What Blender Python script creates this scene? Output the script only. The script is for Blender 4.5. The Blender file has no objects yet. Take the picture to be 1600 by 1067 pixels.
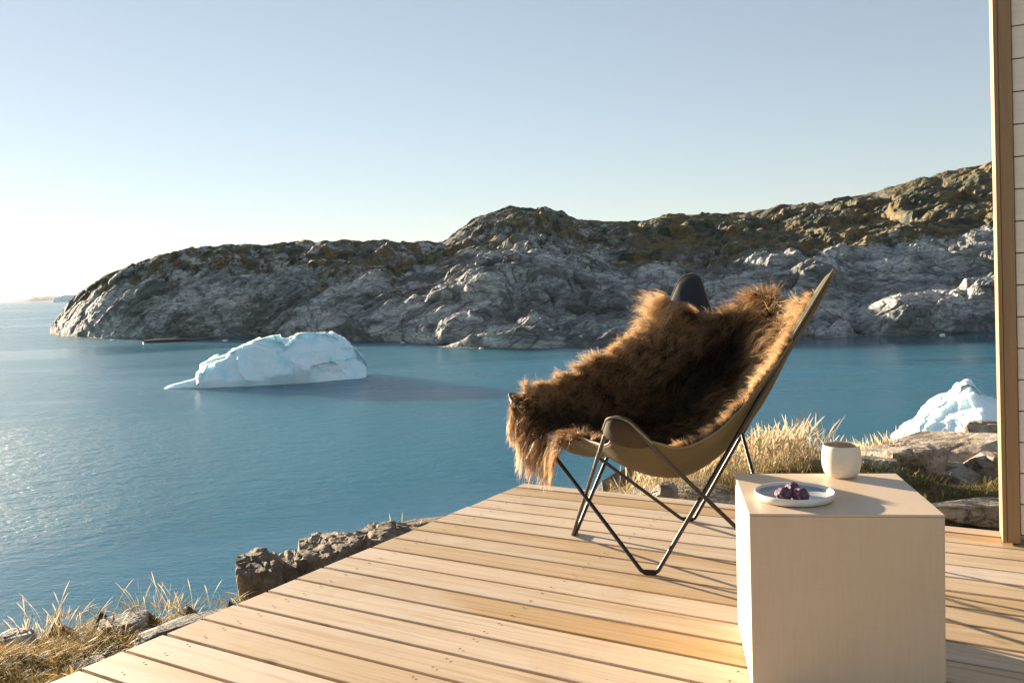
import bpy, bmesh, math, random
import numpy as np
from mathutils import Vector, Matrix

random.seed(7)
RNG = np.random.default_rng(11)
SC = bpy.context.scene
COL = SC.collection

# ------------------------------------------------------------------ camera
F_PX, PITCH, ROLL, EYE = 1378.7, 0.067, 0.0388, 0.9
IW, IH = 1600.0, 1067.0
_fwd = np.array([0, math.cos(PITCH), -math.sin(PITCH)])
_up0 = np.array([0, math.sin(PITCH), math.cos(PITCH)])
_rt0 = np.array([1.0, 0, 0])
_rt = math.cos(ROLL) * _rt0 - math.sin(ROLL) * _up0
_up = math.sin(ROLL) * _rt0 + math.cos(ROLL) * _up0
cam_data = bpy.data.cameras.new('camera')
cam_data.sensor_width = 36.0
cam_data.lens = F_PX / IW * 36.0
cam_data.clip_start = 0.05
cam_data.clip_end = 90000
cam = bpy.data.objects.new('camera', cam_data)
COL.objects.link(cam)
cam.matrix_world = Matrix(((_rt[0], _up[0], -_fwd[0], 0), (_rt[1], _up[1], -_fwd[1], 0),
                           (_rt[2], _up[2], -_fwd[2], EYE), (0, 0, 0, 1)))
SC.camera = cam

# ------------------------------------------------------------------ sky, sun, exposure
SUN_AZ, SUN_EL = math.radians(-43), math.radians(9.5)      # azimuth from the view direction, negative = left
world = bpy.data.worlds.new('World')
SC.world = world
world.use_nodes = True
wn = world.node_tree
wn.nodes.clear()
w_out = wn.nodes.new('ShaderNodeOutputWorld')
w_bg = wn.nodes.new('ShaderNodeBackground')
w_sky = wn.nodes.new('ShaderNodeTexSky')
w_sky.sky_type = 'NISHITA'
w_sky.sun_disc = False
w_sky.sun_elevation = SUN_EL
w_sky.sun_rotation = SUN_AZ
w_sky.altitude = 10
w_sky.air_density = 0.9
w_sky.dust_density = 0.05
w_sky.ozone_density = 2.0
w_bg.inputs['Strength'].default_value = 0.066
w_hsv = wn.nodes.new('ShaderNodeHueSaturation')              # thin northern air: a paler blue over the whole sky
w_hsv.inputs['Saturation'].default_value = 0.80
wn.links.new(w_sky.outputs[0], w_hsv.inputs['Color'])
w_gam = wn.nodes.new('ShaderNodeGamma')                     # the photograph's flatter sky gradient, over the whole dome
w_gam.inputs['Gamma'].default_value = 0.62
wn.links.new(w_hsv.outputs[0], w_gam.inputs[0])
wn.links.new(w_gam.outputs[0], w_bg.inputs[0])
wn.links.new(w_bg.outputs[0], w_out.inputs[0])

sun_data = bpy.data.lights.new('sun', 'SUN')
sun_data.energy = 5.0
sun_data.angle = math.radians(0.6)
sun_data.color = (1.0, 0.83, 0.62)
sun = bpy.data.objects.new('sun', sun_data)
COL.objects.link(sun)
_sd = Vector((math.sin(SUN_AZ) * math.cos(SUN_EL), math.cos(SUN_AZ) * math.cos(SUN_EL), math.sin(SUN_EL)))
sun.rotation_euler = _sd.to_track_quat('Z', 'Y').to_euler()
sun.location = _sd * 60

SC.view_settings.view_transform = 'Standard'
SC.view_settings.look = 'None'
SC.view_settings.gamma = 1.0
SC.view_settings.exposure = 2.2
SC.view_settings.use_curve_mapping = False
SC.cycles.max_bounces = 8
SC.cycles.diffuse_bounces = 4
SC.cycles.use_denoising = True

# ------------------------------------------------------------------ helpers
def pix(px, py, depth=None, z=None):
    """world point seen at a place of the photograph, at a depth (metres forward) or a height"""
    v = _fwd + _rt * (px - IW / 2) / F_PX + _up * (IH / 2 - py) / F_PX
    t = (z - EYE) / v[2] if depth is None else depth / v[1]
    return v * t + np.array([0, 0, EYE])

def _hash(ix, iy, iz, seed):
    h = (ix.astype(np.int64) * 374761393 + iy.astype(np.int64) * 668265263 + iz.astype(np.int64) * 2147483647 + seed * 1274126177) & 0xFFFFFFFF
    h = ((h ^ (h >> 13)) * 1274126177) & 0xFFFFFFFF
    h = ((h ^ (h >> 16)) * 2246822519) & 0xFFFFFFFF
    return (h ^ (h >> 15)) & 0xFFFFFFFF

def noise3(p, seed=0):
    """smooth value noise -1..1"""
    p = np.asarray(p, float)
    i = np.floor(p).astype(np.int64)
    f = p - i
    f = f * f * f * (f * (f * 6 - 15) + 10)
    r = 0
    for dx in (0, 1):
        wx = f[:, 0] if dx else 1 - f[:, 0]
        for dy in (0, 1):
            wy = f[:, 1] if dy else 1 - f[:, 1]
            for dz in (0, 1):
                wz = f[:, 2] if dz else 1 - f[:, 2]
                r = r + wx * wy * wz * (_hash(i[:, 0] + dx, i[:, 1] + dy, i[:, 2] + dz, seed) / 4294967295.0)
    return r * 2 - 1

def fbm(p, octaves=4, seed=0, gain=0.5):
    p = np.asarray(p, float)
    a, s = 1.0, 0
    for o in range(octaves):
        s = s + a * noise3(p * (2 ** o) + 13.7 * o, seed + o)
        a *= gain
    return s

def worley(p, seed=0):
    """F1, F2 distances and a random value of the nearest cell"""
    p = np.asarray(p, float)
    i = np.floor(p).astype(np.int64)
    f1 = np.full(len(p), 9e9); f2 = np.full(len(p), 9e9); cid = np.zeros(len(p)); cid2 = np.zeros(len(p))
    for dx in (-1, 0, 1):
        for dy in (-1, 0, 1):
            for dz in (-1, 0, 1):
                c = i + np.array([dx, dy, dz])
                h0 = _hash(c[:, 0], c[:, 1], c[:, 2], seed) / 4294967295.0
                h1 = _hash(c[:, 0], c[:, 1], c[:, 2], seed + 101) / 4294967295.0
                h2 = _hash(c[:, 0], c[:, 1], c[:, 2], seed + 202) / 4294967295.0
                d = np.sqrt((c[:, 0] + h0 - p[:, 0]) ** 2 + (c[:, 1] + h1 - p[:, 1]) ** 2 + (c[:, 2] + h2 - p[:, 2]) ** 2)
                near = d < f1
                f2 = np.where(near, f1, np.minimum(f2, d))
                cid = np.where(near, _hash(c[:, 0], c[:, 1], c[:, 2], seed + 303) / 4294967295.0, cid)
                f1 = np.where(near, d, f1)
    return f1, f2, cid

def sstep(a, b, x):
    t = np.clip((np.asarray(x, float) - a) / (b - a), 0, 1)
    return t * t * (3 - 2 * t)

def mesh_np(name, verts, faces, smooth=True, attrs=None):
    """verts (n,3), faces (m,k) with k = 3 or 4"""
    verts = np.asarray(verts, np.float32); faces = np.asarray(faces, np.int32)
    me = bpy.data.meshes.new(name)
    k = faces.shape[1]
    me.vertices.add(len(verts)); me.vertices.foreach_set('co', verts.ravel())
    me.loops.add(faces.size); me.loops.foreach_set('vertex_index', faces.ravel())
    me.polygons.add(len(faces))
    me.polygons.foreach_set('loop_start', np.arange(0, faces.size, k, dtype=np.int32))
    me.polygons.foreach_set('loop_total', np.full(len(faces), k, np.int32))
    me.polygons.foreach_set('use_smooth', np.full(len(faces), smooth, bool))
    me.update(calc_edges=True)
    for an, av in (attrs or {}).items():
        at = me.attributes.new(an, 'FLOAT', 'POINT'); at.data.foreach_set('value', np.asarray(av, np.float32))
    me.validate()
    return me

def grid_faces(nr, nc, wrap=False):
    r = np.arange(nr - 1)[:, None]; c = np.arange(nc if wrap else nc - 1)[None, :]
    c1 = (c + 1) % nc
    return np.stack([(r * nc + c).ravel(), (r * nc + c1).ravel(), ((r + 1) * nc + c1).ravel(), ((r + 1) * nc + c).ravel()], 1)

def link(name, me, material=None, parent=None):
    o = bpy.data.objects.new(name, me)
    COL.objects.link(o)
    if material is not None and me is not None:
        if len(me.materials) == 0:
            me.materials.append(material)
    if parent is not None:
        o.parent = parent
    return o

def tag(o, label=None, cat=None, group=None, kind=None):
    if label: o['label'] = label
    if cat: o['category'] = cat
    if group: o['group'] = group
    if kind: o['kind'] = kind
    return o

def empty(name, loc, rz=0.0):
    o = bpy.data.objects.new(name, None)
    COL.objects.link(o)
    o.location = loc; o.rotation_euler = (0, 0, rz)
    o.empty_display_size = 0.1
    return o

def box_mesh(name, x0, x1, y0, y1, z0, z1, bevel=0.0, seg=2):
    bm = bmesh.new()
    bmesh.ops.create_cube(bm, size=1)
    for v in bm.verts:
        v.co = Vector((x0 + (v.co.x + .5) * (x1 - x0), y0 + (v.co.y + .5) * (y1 - y0), z0 + (v.co.z + .5) * (z1 - z0)))
    if bevel:
        bmesh.ops.bevel(bm, geom=list(bm.edges), offset=bevel, segments=seg, affect='EDGES', profile=0.5)
    me = bpy.data.meshes.new(name); bm.to_mesh(me); bm.free()
    return me

def tube_np(path, radius, sides=10, closed=False):
    """a tube along a polyline: verts, quads"""
    P = np.asarray(path, float); n = len(P)
    if closed:
        T = np.roll(P, -1, 0) - np.roll(P, 1, 0)
    else:
        T = np.gradient(P, axis=0)
    T /= np.linalg.norm(T, axis=1)[:, None]
    N = np.zeros_like(P)
    ref = np.array([0.3, 0.2, 0.93]); ref = ref - T[0] * ref.dot(T[0]); N[0] = ref / np.linalg.norm(ref)
    for k in range(1, n):
        v = N[k - 1] - T[k] * N[k - 1].dot(T[k]); N[k] = v / np.linalg.norm(v)
    B = np.cross(T, N)
    a = np.linspace(0, 2 * math.pi, sides, endpoint=False)
    R = np.broadcast_to(np.asarray(radius, float), (n,))
    V = P[:, None, :] + R[:, None, None] * (np.cos(a)[None, :, None] * N[:, None, :] + np.sin(a)[None, :, None] * B[:, None, :])
    F = grid_faces(n, sides, True)
    if closed:
        # match the twist of the last ring with the first
        j = np.arange(sides)
        off = int(np.argmin([np.linalg.norm(V[-1] - np.roll(V[0], -s, 0)) for s in range(sides)]))
        l = (n - 1) * sides
        F = np.vstack([F, np.stack([l + j, l + (j + 1) % sides, (j + 1 + off) % sides, (j + off) % sides], 1)])
    return V.reshape(-1, 3), F

def lathe_np(profile, seg=48):
    pr = np.asarray(profile, float)
    a = np.linspace(0, 2 * math.pi, seg, endpoint=False)
    V = np.stack([pr[:, None, 0] * np.cos(a), pr[:, None, 0] * np.sin(a), np.broadcast_to(pr[:, None, 1], (len(pr), seg))], -1)
    return V.reshape(-1, 3), grid_faces(len(pr), seg, True)

# ------------------------------------------------------------------ materials
class NT:
    def __init__(self, name):
        self.m = bpy.data.materials.new(name); self.m.use_nodes = True
        self.t = self.m.node_tree; self.t.nodes.clear()
        self.out = self.t.nodes.new('ShaderNodeOutputMaterial')
        self.b = self.n('ShaderNodeBsdfPrincipled')
        self.l(self.b.outputs[0], self.out.inputs[0])
    def n(self, typ, ins=None, **kw):
        nd = self.t.nodes.new(typ)
        for k, v in kw.items(): setattr(nd, k, v)
        for k, v in (ins or {}).items():
            self.s(nd.inputs[k], v)
        return nd
    def s(self, sock, v):
        if hasattr(v, 'is_output'): self.t.links.new(v, sock)
        else:
            if isinstance(v, (tuple, list)) and len(v) == 3 and sock.type == 'RGBA': v = (*v, 1)
            sock.default_value = v
    def l(self, a, b): self.t.links.new(a, b)
    def p(self, **kw):
        names = dict(color='Base Color', rough='Roughness', metal='Metallic', spec='Specular IOR Level', ior='IOR', normal='Normal', sss='Subsurface Weight', sssr='Subsurface Radius', ssss='Subsurface Scale', sheen='Sheen Weight', coat='Coat Weight', trans='Transmission Weight')
        for k, v in kw.items(): self.s(self.b.inputs[names[k]], v)
        return self.m
    def pos(self): return self.n('ShaderNodeNewGeometry').outputs['Position']
    def obj(self): return self.n('ShaderNodeTexCoord').outputs['Object']
    def rnd(self): return self.n('ShaderNodeObjectInfo').outputs['Random']
    def map(self, vec, scale=(1, 1, 1), rot=(0, 0, 0), loc=(0, 0, 0)):
        return self.n('ShaderNodeMapping', {'Vector': vec, 'Scale': scale, 'Rotation': rot, 'Location': loc}).outputs[0]
    def noise(self, vec, scale, detail=4, rough=0.55, dist=0.0):
        return self.n('ShaderNodeTexNoise', {'Vector': vec, 'Scale': scale, 'Detail': detail, 'Roughness': rough, 'Distortion': dist}).outputs[0]
    def vor(self, vec, scale, feature='F1', out=0, rand=1.0):
        return self.n('ShaderNodeTexVoronoi', {'Vector': vec, 'Scale': scale, 'Randomness': rand}, feature=feature).outputs[out]
    def ramp(self, fac, stops, interp='LINEAR'):
        nd = self.n('ShaderNodeValToRGB', {'Fac': fac}); cr = nd.color_ramp; cr.interpolation = interp
        while len(cr.elements) < len(stops): cr.elements.new(0.5)
        for e, (p, c) in zip(cr.elements, stops):
            e.position = p; e.color = (*c, 1) if isinstance(c, (tuple, list)) else (c, c, c, 1)
        return nd.outputs[0]
    def mix(self, fac, a, b, mode='MIX'):
        nd = self.n('ShaderNodeMix', data_type='RGBA', blend_type=mode)
        self.s(nd.inputs[0], fac); self.s(nd.inputs[6], a); self.s(nd.inputs[7], b)
        return nd.outputs[2]
    def math(self, op, a, b=0.0, c=None):
        nd = self.n('ShaderNodeMath', operation=op)
        self.s(nd.inputs[0], a); self.s(nd.inputs[1], b)
        if c is not None: self.s(nd.inputs[2], c)
        return nd.outputs[0]
    def mr(self, v, a, b, c=0.0, d=1.0):
        return self.n('ShaderNodeMapRange', {0: v, 1: a, 2: b, 3: c, 4: d}).outputs[0]
    def sep(self, v): return self.n('ShaderNodeSeparateXYZ', {0: v}).outputs
    def attr(self, name): return self.n('ShaderNodeAttribute', attribute_name=name).outputs['Fac']
    def bump(self, h, strength=0.5, dist=0.01, normal=None):
        nd = self.n('ShaderNodeBump', {'Height': h, 'Strength': strength, 'Distance': dist})
        if normal is not None: self.s(nd.inputs['Normal'], normal)
        return nd.outputs[0]

def m_simple(name, color, rough=0.5, spec=0.5, metal=0.0):
    t = NT(name); return t.p(color=color, rough=rough, spec=spec, metal=metal)

def mat_water():
    t = NT('sea_water'); p = t.pos()
    n1 = t.noise(t.map(p, (0.9, 1.7, 1), rot=(0, 0, math.radians(18))), 1.5, 3, 0.6, 0.4)
    n2 = t.noise(t.map(p, (0.8, 1.6, 1), rot=(0, 0, math.radians(-14))), 0.42, 2, 0.5, 0.3)
    n3 = t.noise(t.map(p, (0.8, 1.3, 1)), 5.0, 2, 0.5)
    big = t.noise(t.map(p, (0.35, 1.2, 1), rot=(0, 0, math.radians(-10))), 0.018, 3, 0.55, 0.6)
    amp = t.ramp(big, [(0.38, 0.30), (0.58, 1.25)])
    h = t.math('ADD', t.math('MULTIPLY', n1, 0.5), t.math('MULTIPLY', n2, 0.9))
    h = t.math('ADD', h, t.math('MULTIPLY', n3, 0.10))
    h = t.math('MULTIPLY', h, amp)
    # the cove below the cliff lies sheltered from the wind
    dv = t.n('ShaderNodeVectorMath', {0: p, 1: (120, 205, -14)}, operation='DISTANCE').outputs['Value']
    h = t.math('MULTIPLY', h, t.mr(dv, 35, 100, 0.10, 1.0))
    nrm = t.bump(h, 0.50, 0.5)
    rgh = t.math('MULTIPLY', t.ramp(big, [(0.36, 0.19), (0.60, 0.31)]), t.mr(dv, 35, 100, 0.25, 1.0))
    return t.p(color=(0.004, 0.120, 0.190), rough=rgh, ior=1.5, sss=1.0, sssr=(0.5, 1.0, 1.2), ssss=70.0, normal=nrm)

def mat_headland():
    t = NT('headland_rock'); p = t.pos()
    veg = t.attr('veg'); z = t.sep(p)[2]
    n1 = t.noise(t.map(p, (0.05, 0.05, 0.16), rot=(0, math.radians(18), 0)), 1.0, 8, 0.62, 0.8)
    n2 = t.noise(t.map(p, (0.30, 0.30, 0.95), rot=(0, math.radians(22), 0)), 1.0, 6, 0.65, 0.5)
    rock = t.ramp(n1, [(0.35, (0.17, 0.175, 0.165)), (0.45, (0.33, 0.335, 0.32)), (0.54, (0.47, 0.465, 0.44)), (0.64, (0.60, 0.575, 0.52))])
    rock = t.mix(0.75, rock, t.ramp(n2, [(0.34, 0.35), (0.47, 0.85), (0.60, 1.15)]), 'MULTIPLY')
    lich = t.noise(p, 0.045, 6, 0.7, 1.0)
    rock = t.mix(t.ramp(lich, [(0.49, 0.0), (0.56, 0.8)]), rock, (0.105, 0.112, 0.105))
    vc = t.ramp(t.noise(p, 0.11, 6, 0.7), [(0.36, (0.035, 0.045, 0.036)), (0.47, (0.070, 0.080, 0.052)), (0.56, (0.21, 0.14, 0.055)), (0.66, (0.10, 0.11, 0.04))])
    vm = t.math('ADD', veg, t.math('MULTIPLY', t.math('SUBTRACT', t.noise(p, 0.16, 7, 0.72), 0.5), 1.7))
    col = t.mix(t.ramp(vm, [(0.42, 0.0), (0.58, 1.0)]), rock, vc)
    ck1 = t.vor(t.map(p, (0.11, 0.11, 0.42), rot=(0, math.radians(22), math.radians(20))), 1.0, 'DISTANCE_TO_EDGE')
    ck2 = t.vor(t.map(t.n('ShaderNodeVectorMath', {0: p, 1: t.n('ShaderNodeTexNoise', {'Vector': p, 'Scale': 0.3}).outputs[1]}, operation='ADD').outputs[0], (0.38, 0.38, 1.1), rot=(0, math.radians(26), 0)), 1.0, 'DISTANCE_TO_EDGE')
    col = t.mix(t.math('MULTIPLY', t.ramp(ck1, [(0.0, 1.0), (0.05, 0.0)]), 0.65), col, (0.04, 0.038, 0.034))
    col = t.mix(t.math('MULTIPLY', t.ramp(ck2, [(0.0, 1.0), (0.07, 0.0)]), 0.45), col, (0.06, 0.057, 0.05))
    # tide band
    tz = t.math('ADD', z, t.math('MULTIPLY', t.noise(p, 0.4, 3), 1.6))
    wet = t.mr(tz, -13.9, -12.4, 1.0, 0.0)
    col = t.mix(t.math('MULTIPLY', wet, 0.75), col, (0.028, 0.026, 0.022))
    crack = t.vor(t.map(p, (0.16, 0.16, 0.5), rot=(0, math.radians(24), math.radians(12))), 1.0, 'DISTANCE_TO_EDGE')
    hb = t.math('ADD', t.math('MULTIPLY', n2, 1.2), t.math('MULTIPLY', t.ramp(crack, [(0.0, 0.0), (0.07, 1.0)]), 0.35))
    hb = t.math('ADD', hb, t.math('MULTIPLY', t.noise(p, 1.6, 5, 0.6), 0.25))
    return t.p(color=col, rough=0.85, spec=0.25, normal=t.bump(hb, 0.45, 1.2))

def mat_rock(name, tint=(1, 1, 1), scale=1.0):
    t = NT(name); p = t.pos()
    n1 = t.noise(p, 2.2 * scale, 7, 0.62, 0.5)
    n2 = t.noise(p, 14 * scale, 6, 0.65)
    c = t.ramp(n1, [(0.28, (0.12, 0.105, 0.09)), (0.45, (0.25, 0.22, 0.185)), (0.60, (0.36, 0.325, 0.28)), (0.75, (0.46, 0.43, 0.38))])
    c = t.mix(0.8, c, t.ramp(n2, [(0.30, 0.45), (0.52, 0.92), (0.72, 1.15)]), 'MULTIPLY')
    li = t.noise(p, 5.5 * scale, 6, 0.7, 1.0)
    c = t.mix(t.ramp(li, [(0.55, 0.0), (0.63, 0.8)]), c, (0.045, 0.042, 0.038))
    li2 = t.noise(t.map(p, loc=(7, 3, 1)), 7.5 * scale, 5, 0.7, 0.5)
    c = t.mix(t.ramp(li2, [(0.60, 0.0), (0.68, 0.55)]), c, (0.34, 0.27, 0.12))
    c = t.mix(1.0, c, tint, 'MULTIPLY')
    h = t.math('ADD', t.math('MULTIPLY', n1, 0.5), t.math('MULTIPLY', n2, 0.35))
    h = t.math('ADD', h, t.math('MULTIPLY', t.noise(p, 60 * scale, 4, 0.6), 0.12))
    return t.p(color=c, rough=0.85, spec=0.25, normal=t.bump(h, 0.8, 0.07))

def mat_ground():
    t = NT('mossy_ground'); p = t.pos()
    n1 = t.noise(p, 2.4, 7, 0.65, 0.6); n2 = t.noise(p, 17, 6, 0.7)
    soil = t.ramp(n2, [(0.3, (0.045, 0.032, 0.02)), (0.5, (0.11, 0.075, 0.035)), (0.7, (0.2, 0.135, 0.055))])
    moss = t.ramp(n2, [(0.3, (0.04, 0.042, 0.015)), (0.55, (0.12, 0.10, 0.03)), (0.75, (0.24, 0.17, 0.05))])
    c = t.mix(t.ramp(n1, [(0.42, 0.0), (0.56, 1.0)]), soil, moss)
    rk = t.ramp(n2, [(0.3, (0.13, 0.12, 0.11)), (0.6, (0.30, 0.28, 0.25)), (0.75, (0.40, 0.37, 0.33))])
    nz = t.sep(t.n('ShaderNodeNewGeometry').outputs['Normal'])[2]
    steep = t.math('ADD', t.mr(nz, 0.55, 0.85, 1.0, 0.0), t.mr(t.noise(p, 1.1, 5, 0.6), 0.56, 0.64, 0.0, 1.0))
    c = t.mix(t.math('MINIMUM', steep, 1.0), c, rk)
    h = t.math('ADD', t.math('MULTIPLY', n1, 0.5), t.math('MULTIPLY', n2, 0.5))
    return t.p(color=c, rough=0.9, spec=0.2, normal=t.bump(h, 1.0, 0.08))

def mat_ice(name, stops):
    t = NT(name); p = t.pos()
    n = t.noise(p, 0.35, 6, 0.6, 0.4)
    n2 = t.noise(p, 2.4, 5, 0.6)
    c = t.ramp(n, stops)
    h = t.math('ADD', t.math('MULTIPLY', n, 0.7), t.math('MULTIPLY', n2, 0.2))
    return t.p(color=c, rough=0.6, spec=0.25, sss=0.3, sssr=(0.7, 1.0, 1.2), ssss=1.0, normal=t.bump(h, 0.5, 0.5))

def mat_deck():
    t = NT('deck_pine'); o = t.obj(); r = t.rnd()
    off = t.n('ShaderNodeCombineXYZ', {0: t.math('MULTIPLY', r, 37.0), 1: t.math('MULTIPLY', r, 91.0), 2: t.math('MULTIPLY', r, 13.0)}).outputs[0]
    v = t.n('ShaderNodeVectorMath', {0: o, 1: off}, operation='ADD').outputs[0]
    base = t.ramp(r, [(0.0, (0.49, 0.36, 0.22)), (0.20, (0.58, 0.46, 0.33)), (0.40, (0.45, 0.30, 0.14)), (0.58, (0.61, 0.49, 0.365)), (0.78, (0.52, 0.38, 0.225)), (1.0, (0.42, 0.265, 0.105))])
    warp = t.noise(t.map(v, (1.1, 5, 5)), 1.4, 2, 0.5)
    vv = t.n('ShaderNodeVectorMath', {0: v, 1: t.n('ShaderNodeCombineXYZ', {1: t.math('MULTIPLY', warp, 0.05)}).outputs[0]}, operation='ADD').outputs[0]
    grain = t.noise(t.map(vv, (0.55, 26, 26)), 3.0, 5, 0.62, 0.25)
    fine = t.noise(t.map(vv, (2.5, 160, 160)), 3.0, 3, 0.6)
    c = t.mix(0.7, base, t.ramp(grain, [(0.32, (0.60, 0.47, 0.33)), (0.47, (0.96, 0.92, 0.86)), (0.64, (1.14, 1.12, 1.08))]), 'MULTIPLY')
    c = t.mix(0.35, c, t.ramp(fine, [(0.3, 0.72), (0.6, 1.05)]), 'MULTIPLY')
    # weathered, bleached patches
    wth = t.noise(t.map(v, (0.9, 3.0, 3.0)), 1.3, 4, 0.6, 0.5)
    c = t.mix(t.ramp(wth, [(0.48, 0.0), (0.66, 0.45)]), c, (0.63, 0.56, 0.48))
    # knots
    kv = t.map(vv, (1.0, 2.6, 2.6))
    kd = t.vor(kv, 3.1, 'F1'); kr = t.sep(t.vor(kv, 3.1, 'F1', 1))[0]
    kn = t.math('MULTIPLY', t.mr(kd, 0.03, 0.10, 1.0, 0.0), t.math('GREATER_THAN', kr, 0.45))
    c = t.mix(t.math('MULTIPLY', kn, 0.72), c, (0.19, 0.095, 0.038))
    stn = t.noise(t.pos(), 2.3, 5, 0.65, 0.8)
    c = t.mix(t.ramp(stn, [(0.54, 0.0), (0.66, 0.35)]), c, (0.40, 0.27, 0.13))
    grit = t.noise(t.pos(), 85, 3, 0.6)
    c = t.mix(t.ramp(grit, [(0.66, 0.0), (0.72, 0.5)]), c, (0.22, 0.15, 0.09))
    h = t.math('ADD', t.math('MULTIPLY', grain, 0.6), t.math('MULTIPLY', fine, 0.4))
    rough = t.mr(grain, 0.3, 0.7, 0.62, 0.44)
    return t.p(color=c, rough=rough, spec=0.45, normal=t.bump(h, 0.35, 0.002))

def mat_wood(name, a, b, axis='Z', rough=0.6, bump=0.3):
    t = NT(name); o = t.obj()
    off = t.n('ShaderNodeVectorMath', {0: o, 1: t.n('ShaderNodeCombineXYZ', {0: t.math('MULTIPLY', t.rnd(), 31.0), 2: t.math('MULTIPLY', t.rnd(), 17.0)}).outputs[0]}, operation='ADD').outputs[0]
    sc = {'Z': (40, 40, 1.2), 'X': (1.2, 40, 40)}[axis]
    g = t.noise(t.map(off, sc), 1.6, 6, 0.62, 0.4)
    f = t.noise(t.map(off, tuple(s * 4 for s in sc)), 1.5, 3, 0.6)
    c = t.mix(g, a, b)
    c = t.mix(0.35, c, t.ramp(f, [(0.3, 0.7), (0.6, 1.05)]), 'MULTIPLY')
    return t.p(color=c, rough=rough, spec=0.4, normal=t.bump(g, bump, 0.002))

def mat_table():
    t = NT('pale_veneer'); o = t.obj()
    g = t.noise(t.map(o, (9, 9, 130)), 2.0, 4, 0.6, 0.15)
    g2 = t.noise(t.map(o, (70, 70, 5)), 2.0, 3, 0.6)
    b = t.noise(o, 3.2, 3, 0.6)
    c = t.ramp(b, [(0.3, (0.57, 0.43, 0.295)), (0.7, (0.63, 0.485, 0.34))])
    c = t.mix(0.18, c, t.ramp(g, [(0.32, 0.86), (0.62, 1.05)]), 'MULTIPLY')
    c = t.mix(0.30, c, t.ramp(g2, [(0.32, 0.88), (0.62, 1.05)]), 'MULTIPLY')
    return t.p(color=c, rough=0.42, spec=0.45, normal=t.bump(g, 0.15, 0.001))

def mat_siding():
    t = NT('painted_siding'); o = t.obj()
    g = t.noise(t.map(o, (1.2, 30, 30)), 2.0, 5, 0.6, 0.3)
    c = t.ramp(g, [(0.3, (0.74, 0.66, 0.54)), (0.7, (0.82, 0.75, 0.64))])
    return t.p(color=c, rough=0.6, spec=0.3, normal=t.bump(g, 0.25, 0.002))

def mat_canvas(name, a, b, rough=0.7):
    t = NT(name); o = t.obj()
    n = t.noise(o, 7, 5, 0.6)
    wv = t.noise(o, 420, 2, 0.5)
    c = t.mix(t.ramp(n, [(0.3, 0.0), (0.7, 1.0)]), a, b)
    c = t.mix(0.4, c, t.ramp(wv, [(0.35, 0.7), (0.65, 1.1)]), 'MULTIPLY')
    return t.p(color=c, rough=rough, spec=0.35, normal=t.bump(t.math('ADD', wv, t.math('MULTIPLY', n, 4)), 0.3, 0.001))

def mat_fur():
    t = NT('brown_fur')
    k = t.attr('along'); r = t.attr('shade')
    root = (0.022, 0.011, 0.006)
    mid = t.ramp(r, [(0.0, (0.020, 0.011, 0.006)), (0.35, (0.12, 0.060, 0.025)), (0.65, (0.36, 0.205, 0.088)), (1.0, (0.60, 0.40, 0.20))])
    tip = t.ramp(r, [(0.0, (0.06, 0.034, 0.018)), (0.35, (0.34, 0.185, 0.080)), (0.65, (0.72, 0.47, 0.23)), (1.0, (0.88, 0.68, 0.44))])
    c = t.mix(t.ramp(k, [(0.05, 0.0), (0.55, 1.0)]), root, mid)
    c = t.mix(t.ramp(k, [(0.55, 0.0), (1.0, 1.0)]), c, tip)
    t.p(color=c, rough=0.32, spec=0.6)
    tr = t.n('ShaderNodeBsdfTranslucent', {'Color': c})
    mx = t.n('ShaderNodeMixShader', {0: 0.58})
    t.l(t.b.outputs[0], mx.inputs[1]); t.l(tr.outputs[0], mx.inputs[2]); t.l(mx.outputs[0], t.out.inputs[0])
    return t.m

def mat_grass(name, stops, transl=0.35):
    t = NT(name)
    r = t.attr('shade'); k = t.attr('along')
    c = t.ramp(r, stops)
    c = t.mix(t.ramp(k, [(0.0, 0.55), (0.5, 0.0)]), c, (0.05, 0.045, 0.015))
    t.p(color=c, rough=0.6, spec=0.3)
    tr = t.n('ShaderNodeBsdfTranslucent', {'Color': c})
    mx = t.n('ShaderNodeMixShader', {0: transl})
    t.l(t.b.outputs[0], mx.inputs[1]); t.l(tr.outputs[0], mx.inputs[2]); t.l(mx.outputs[0], t.out.inputs[0])
    return t.m

def mat_ceramic(name, a, b, speck=0.5, rough=0.4):
    t = NT(name); o = t.obj()
    n = t.noise(o, 22, 4, 0.6); s = t.noise(o, 150, 3, 0.5)
    c = t.mix(t.ramp(n, [(0.35, 0.0), (0.65, 1.0)]), a, b)
    c = t.mix(t.math('MULTIPLY', t.ramp(s, [(0.64, 0.0), (0.70, 1.0)]), speck), c, (0.25, 0.19, 0.11))
    return t.p(color=c, rough=rough, spec=0.5, normal=t.bump(n, 0.15, 0.002))

def mat_choc():
    t = NT('dark_chocolate'); o = t.obj()
    n = t.noise(o, 130, 5, 0.65)
    c = t.ramp(n, [(0.35, (0.040, 0.015, 0.030)), (0.52, (0.11, 0.042, 0.080)), (0.68, (0.32, 0.19, 0.24))])
    return t.p(color=c, rough=0.55, spec=0.4, normal=t.bump(n, 0.9, 0.006))

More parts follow.
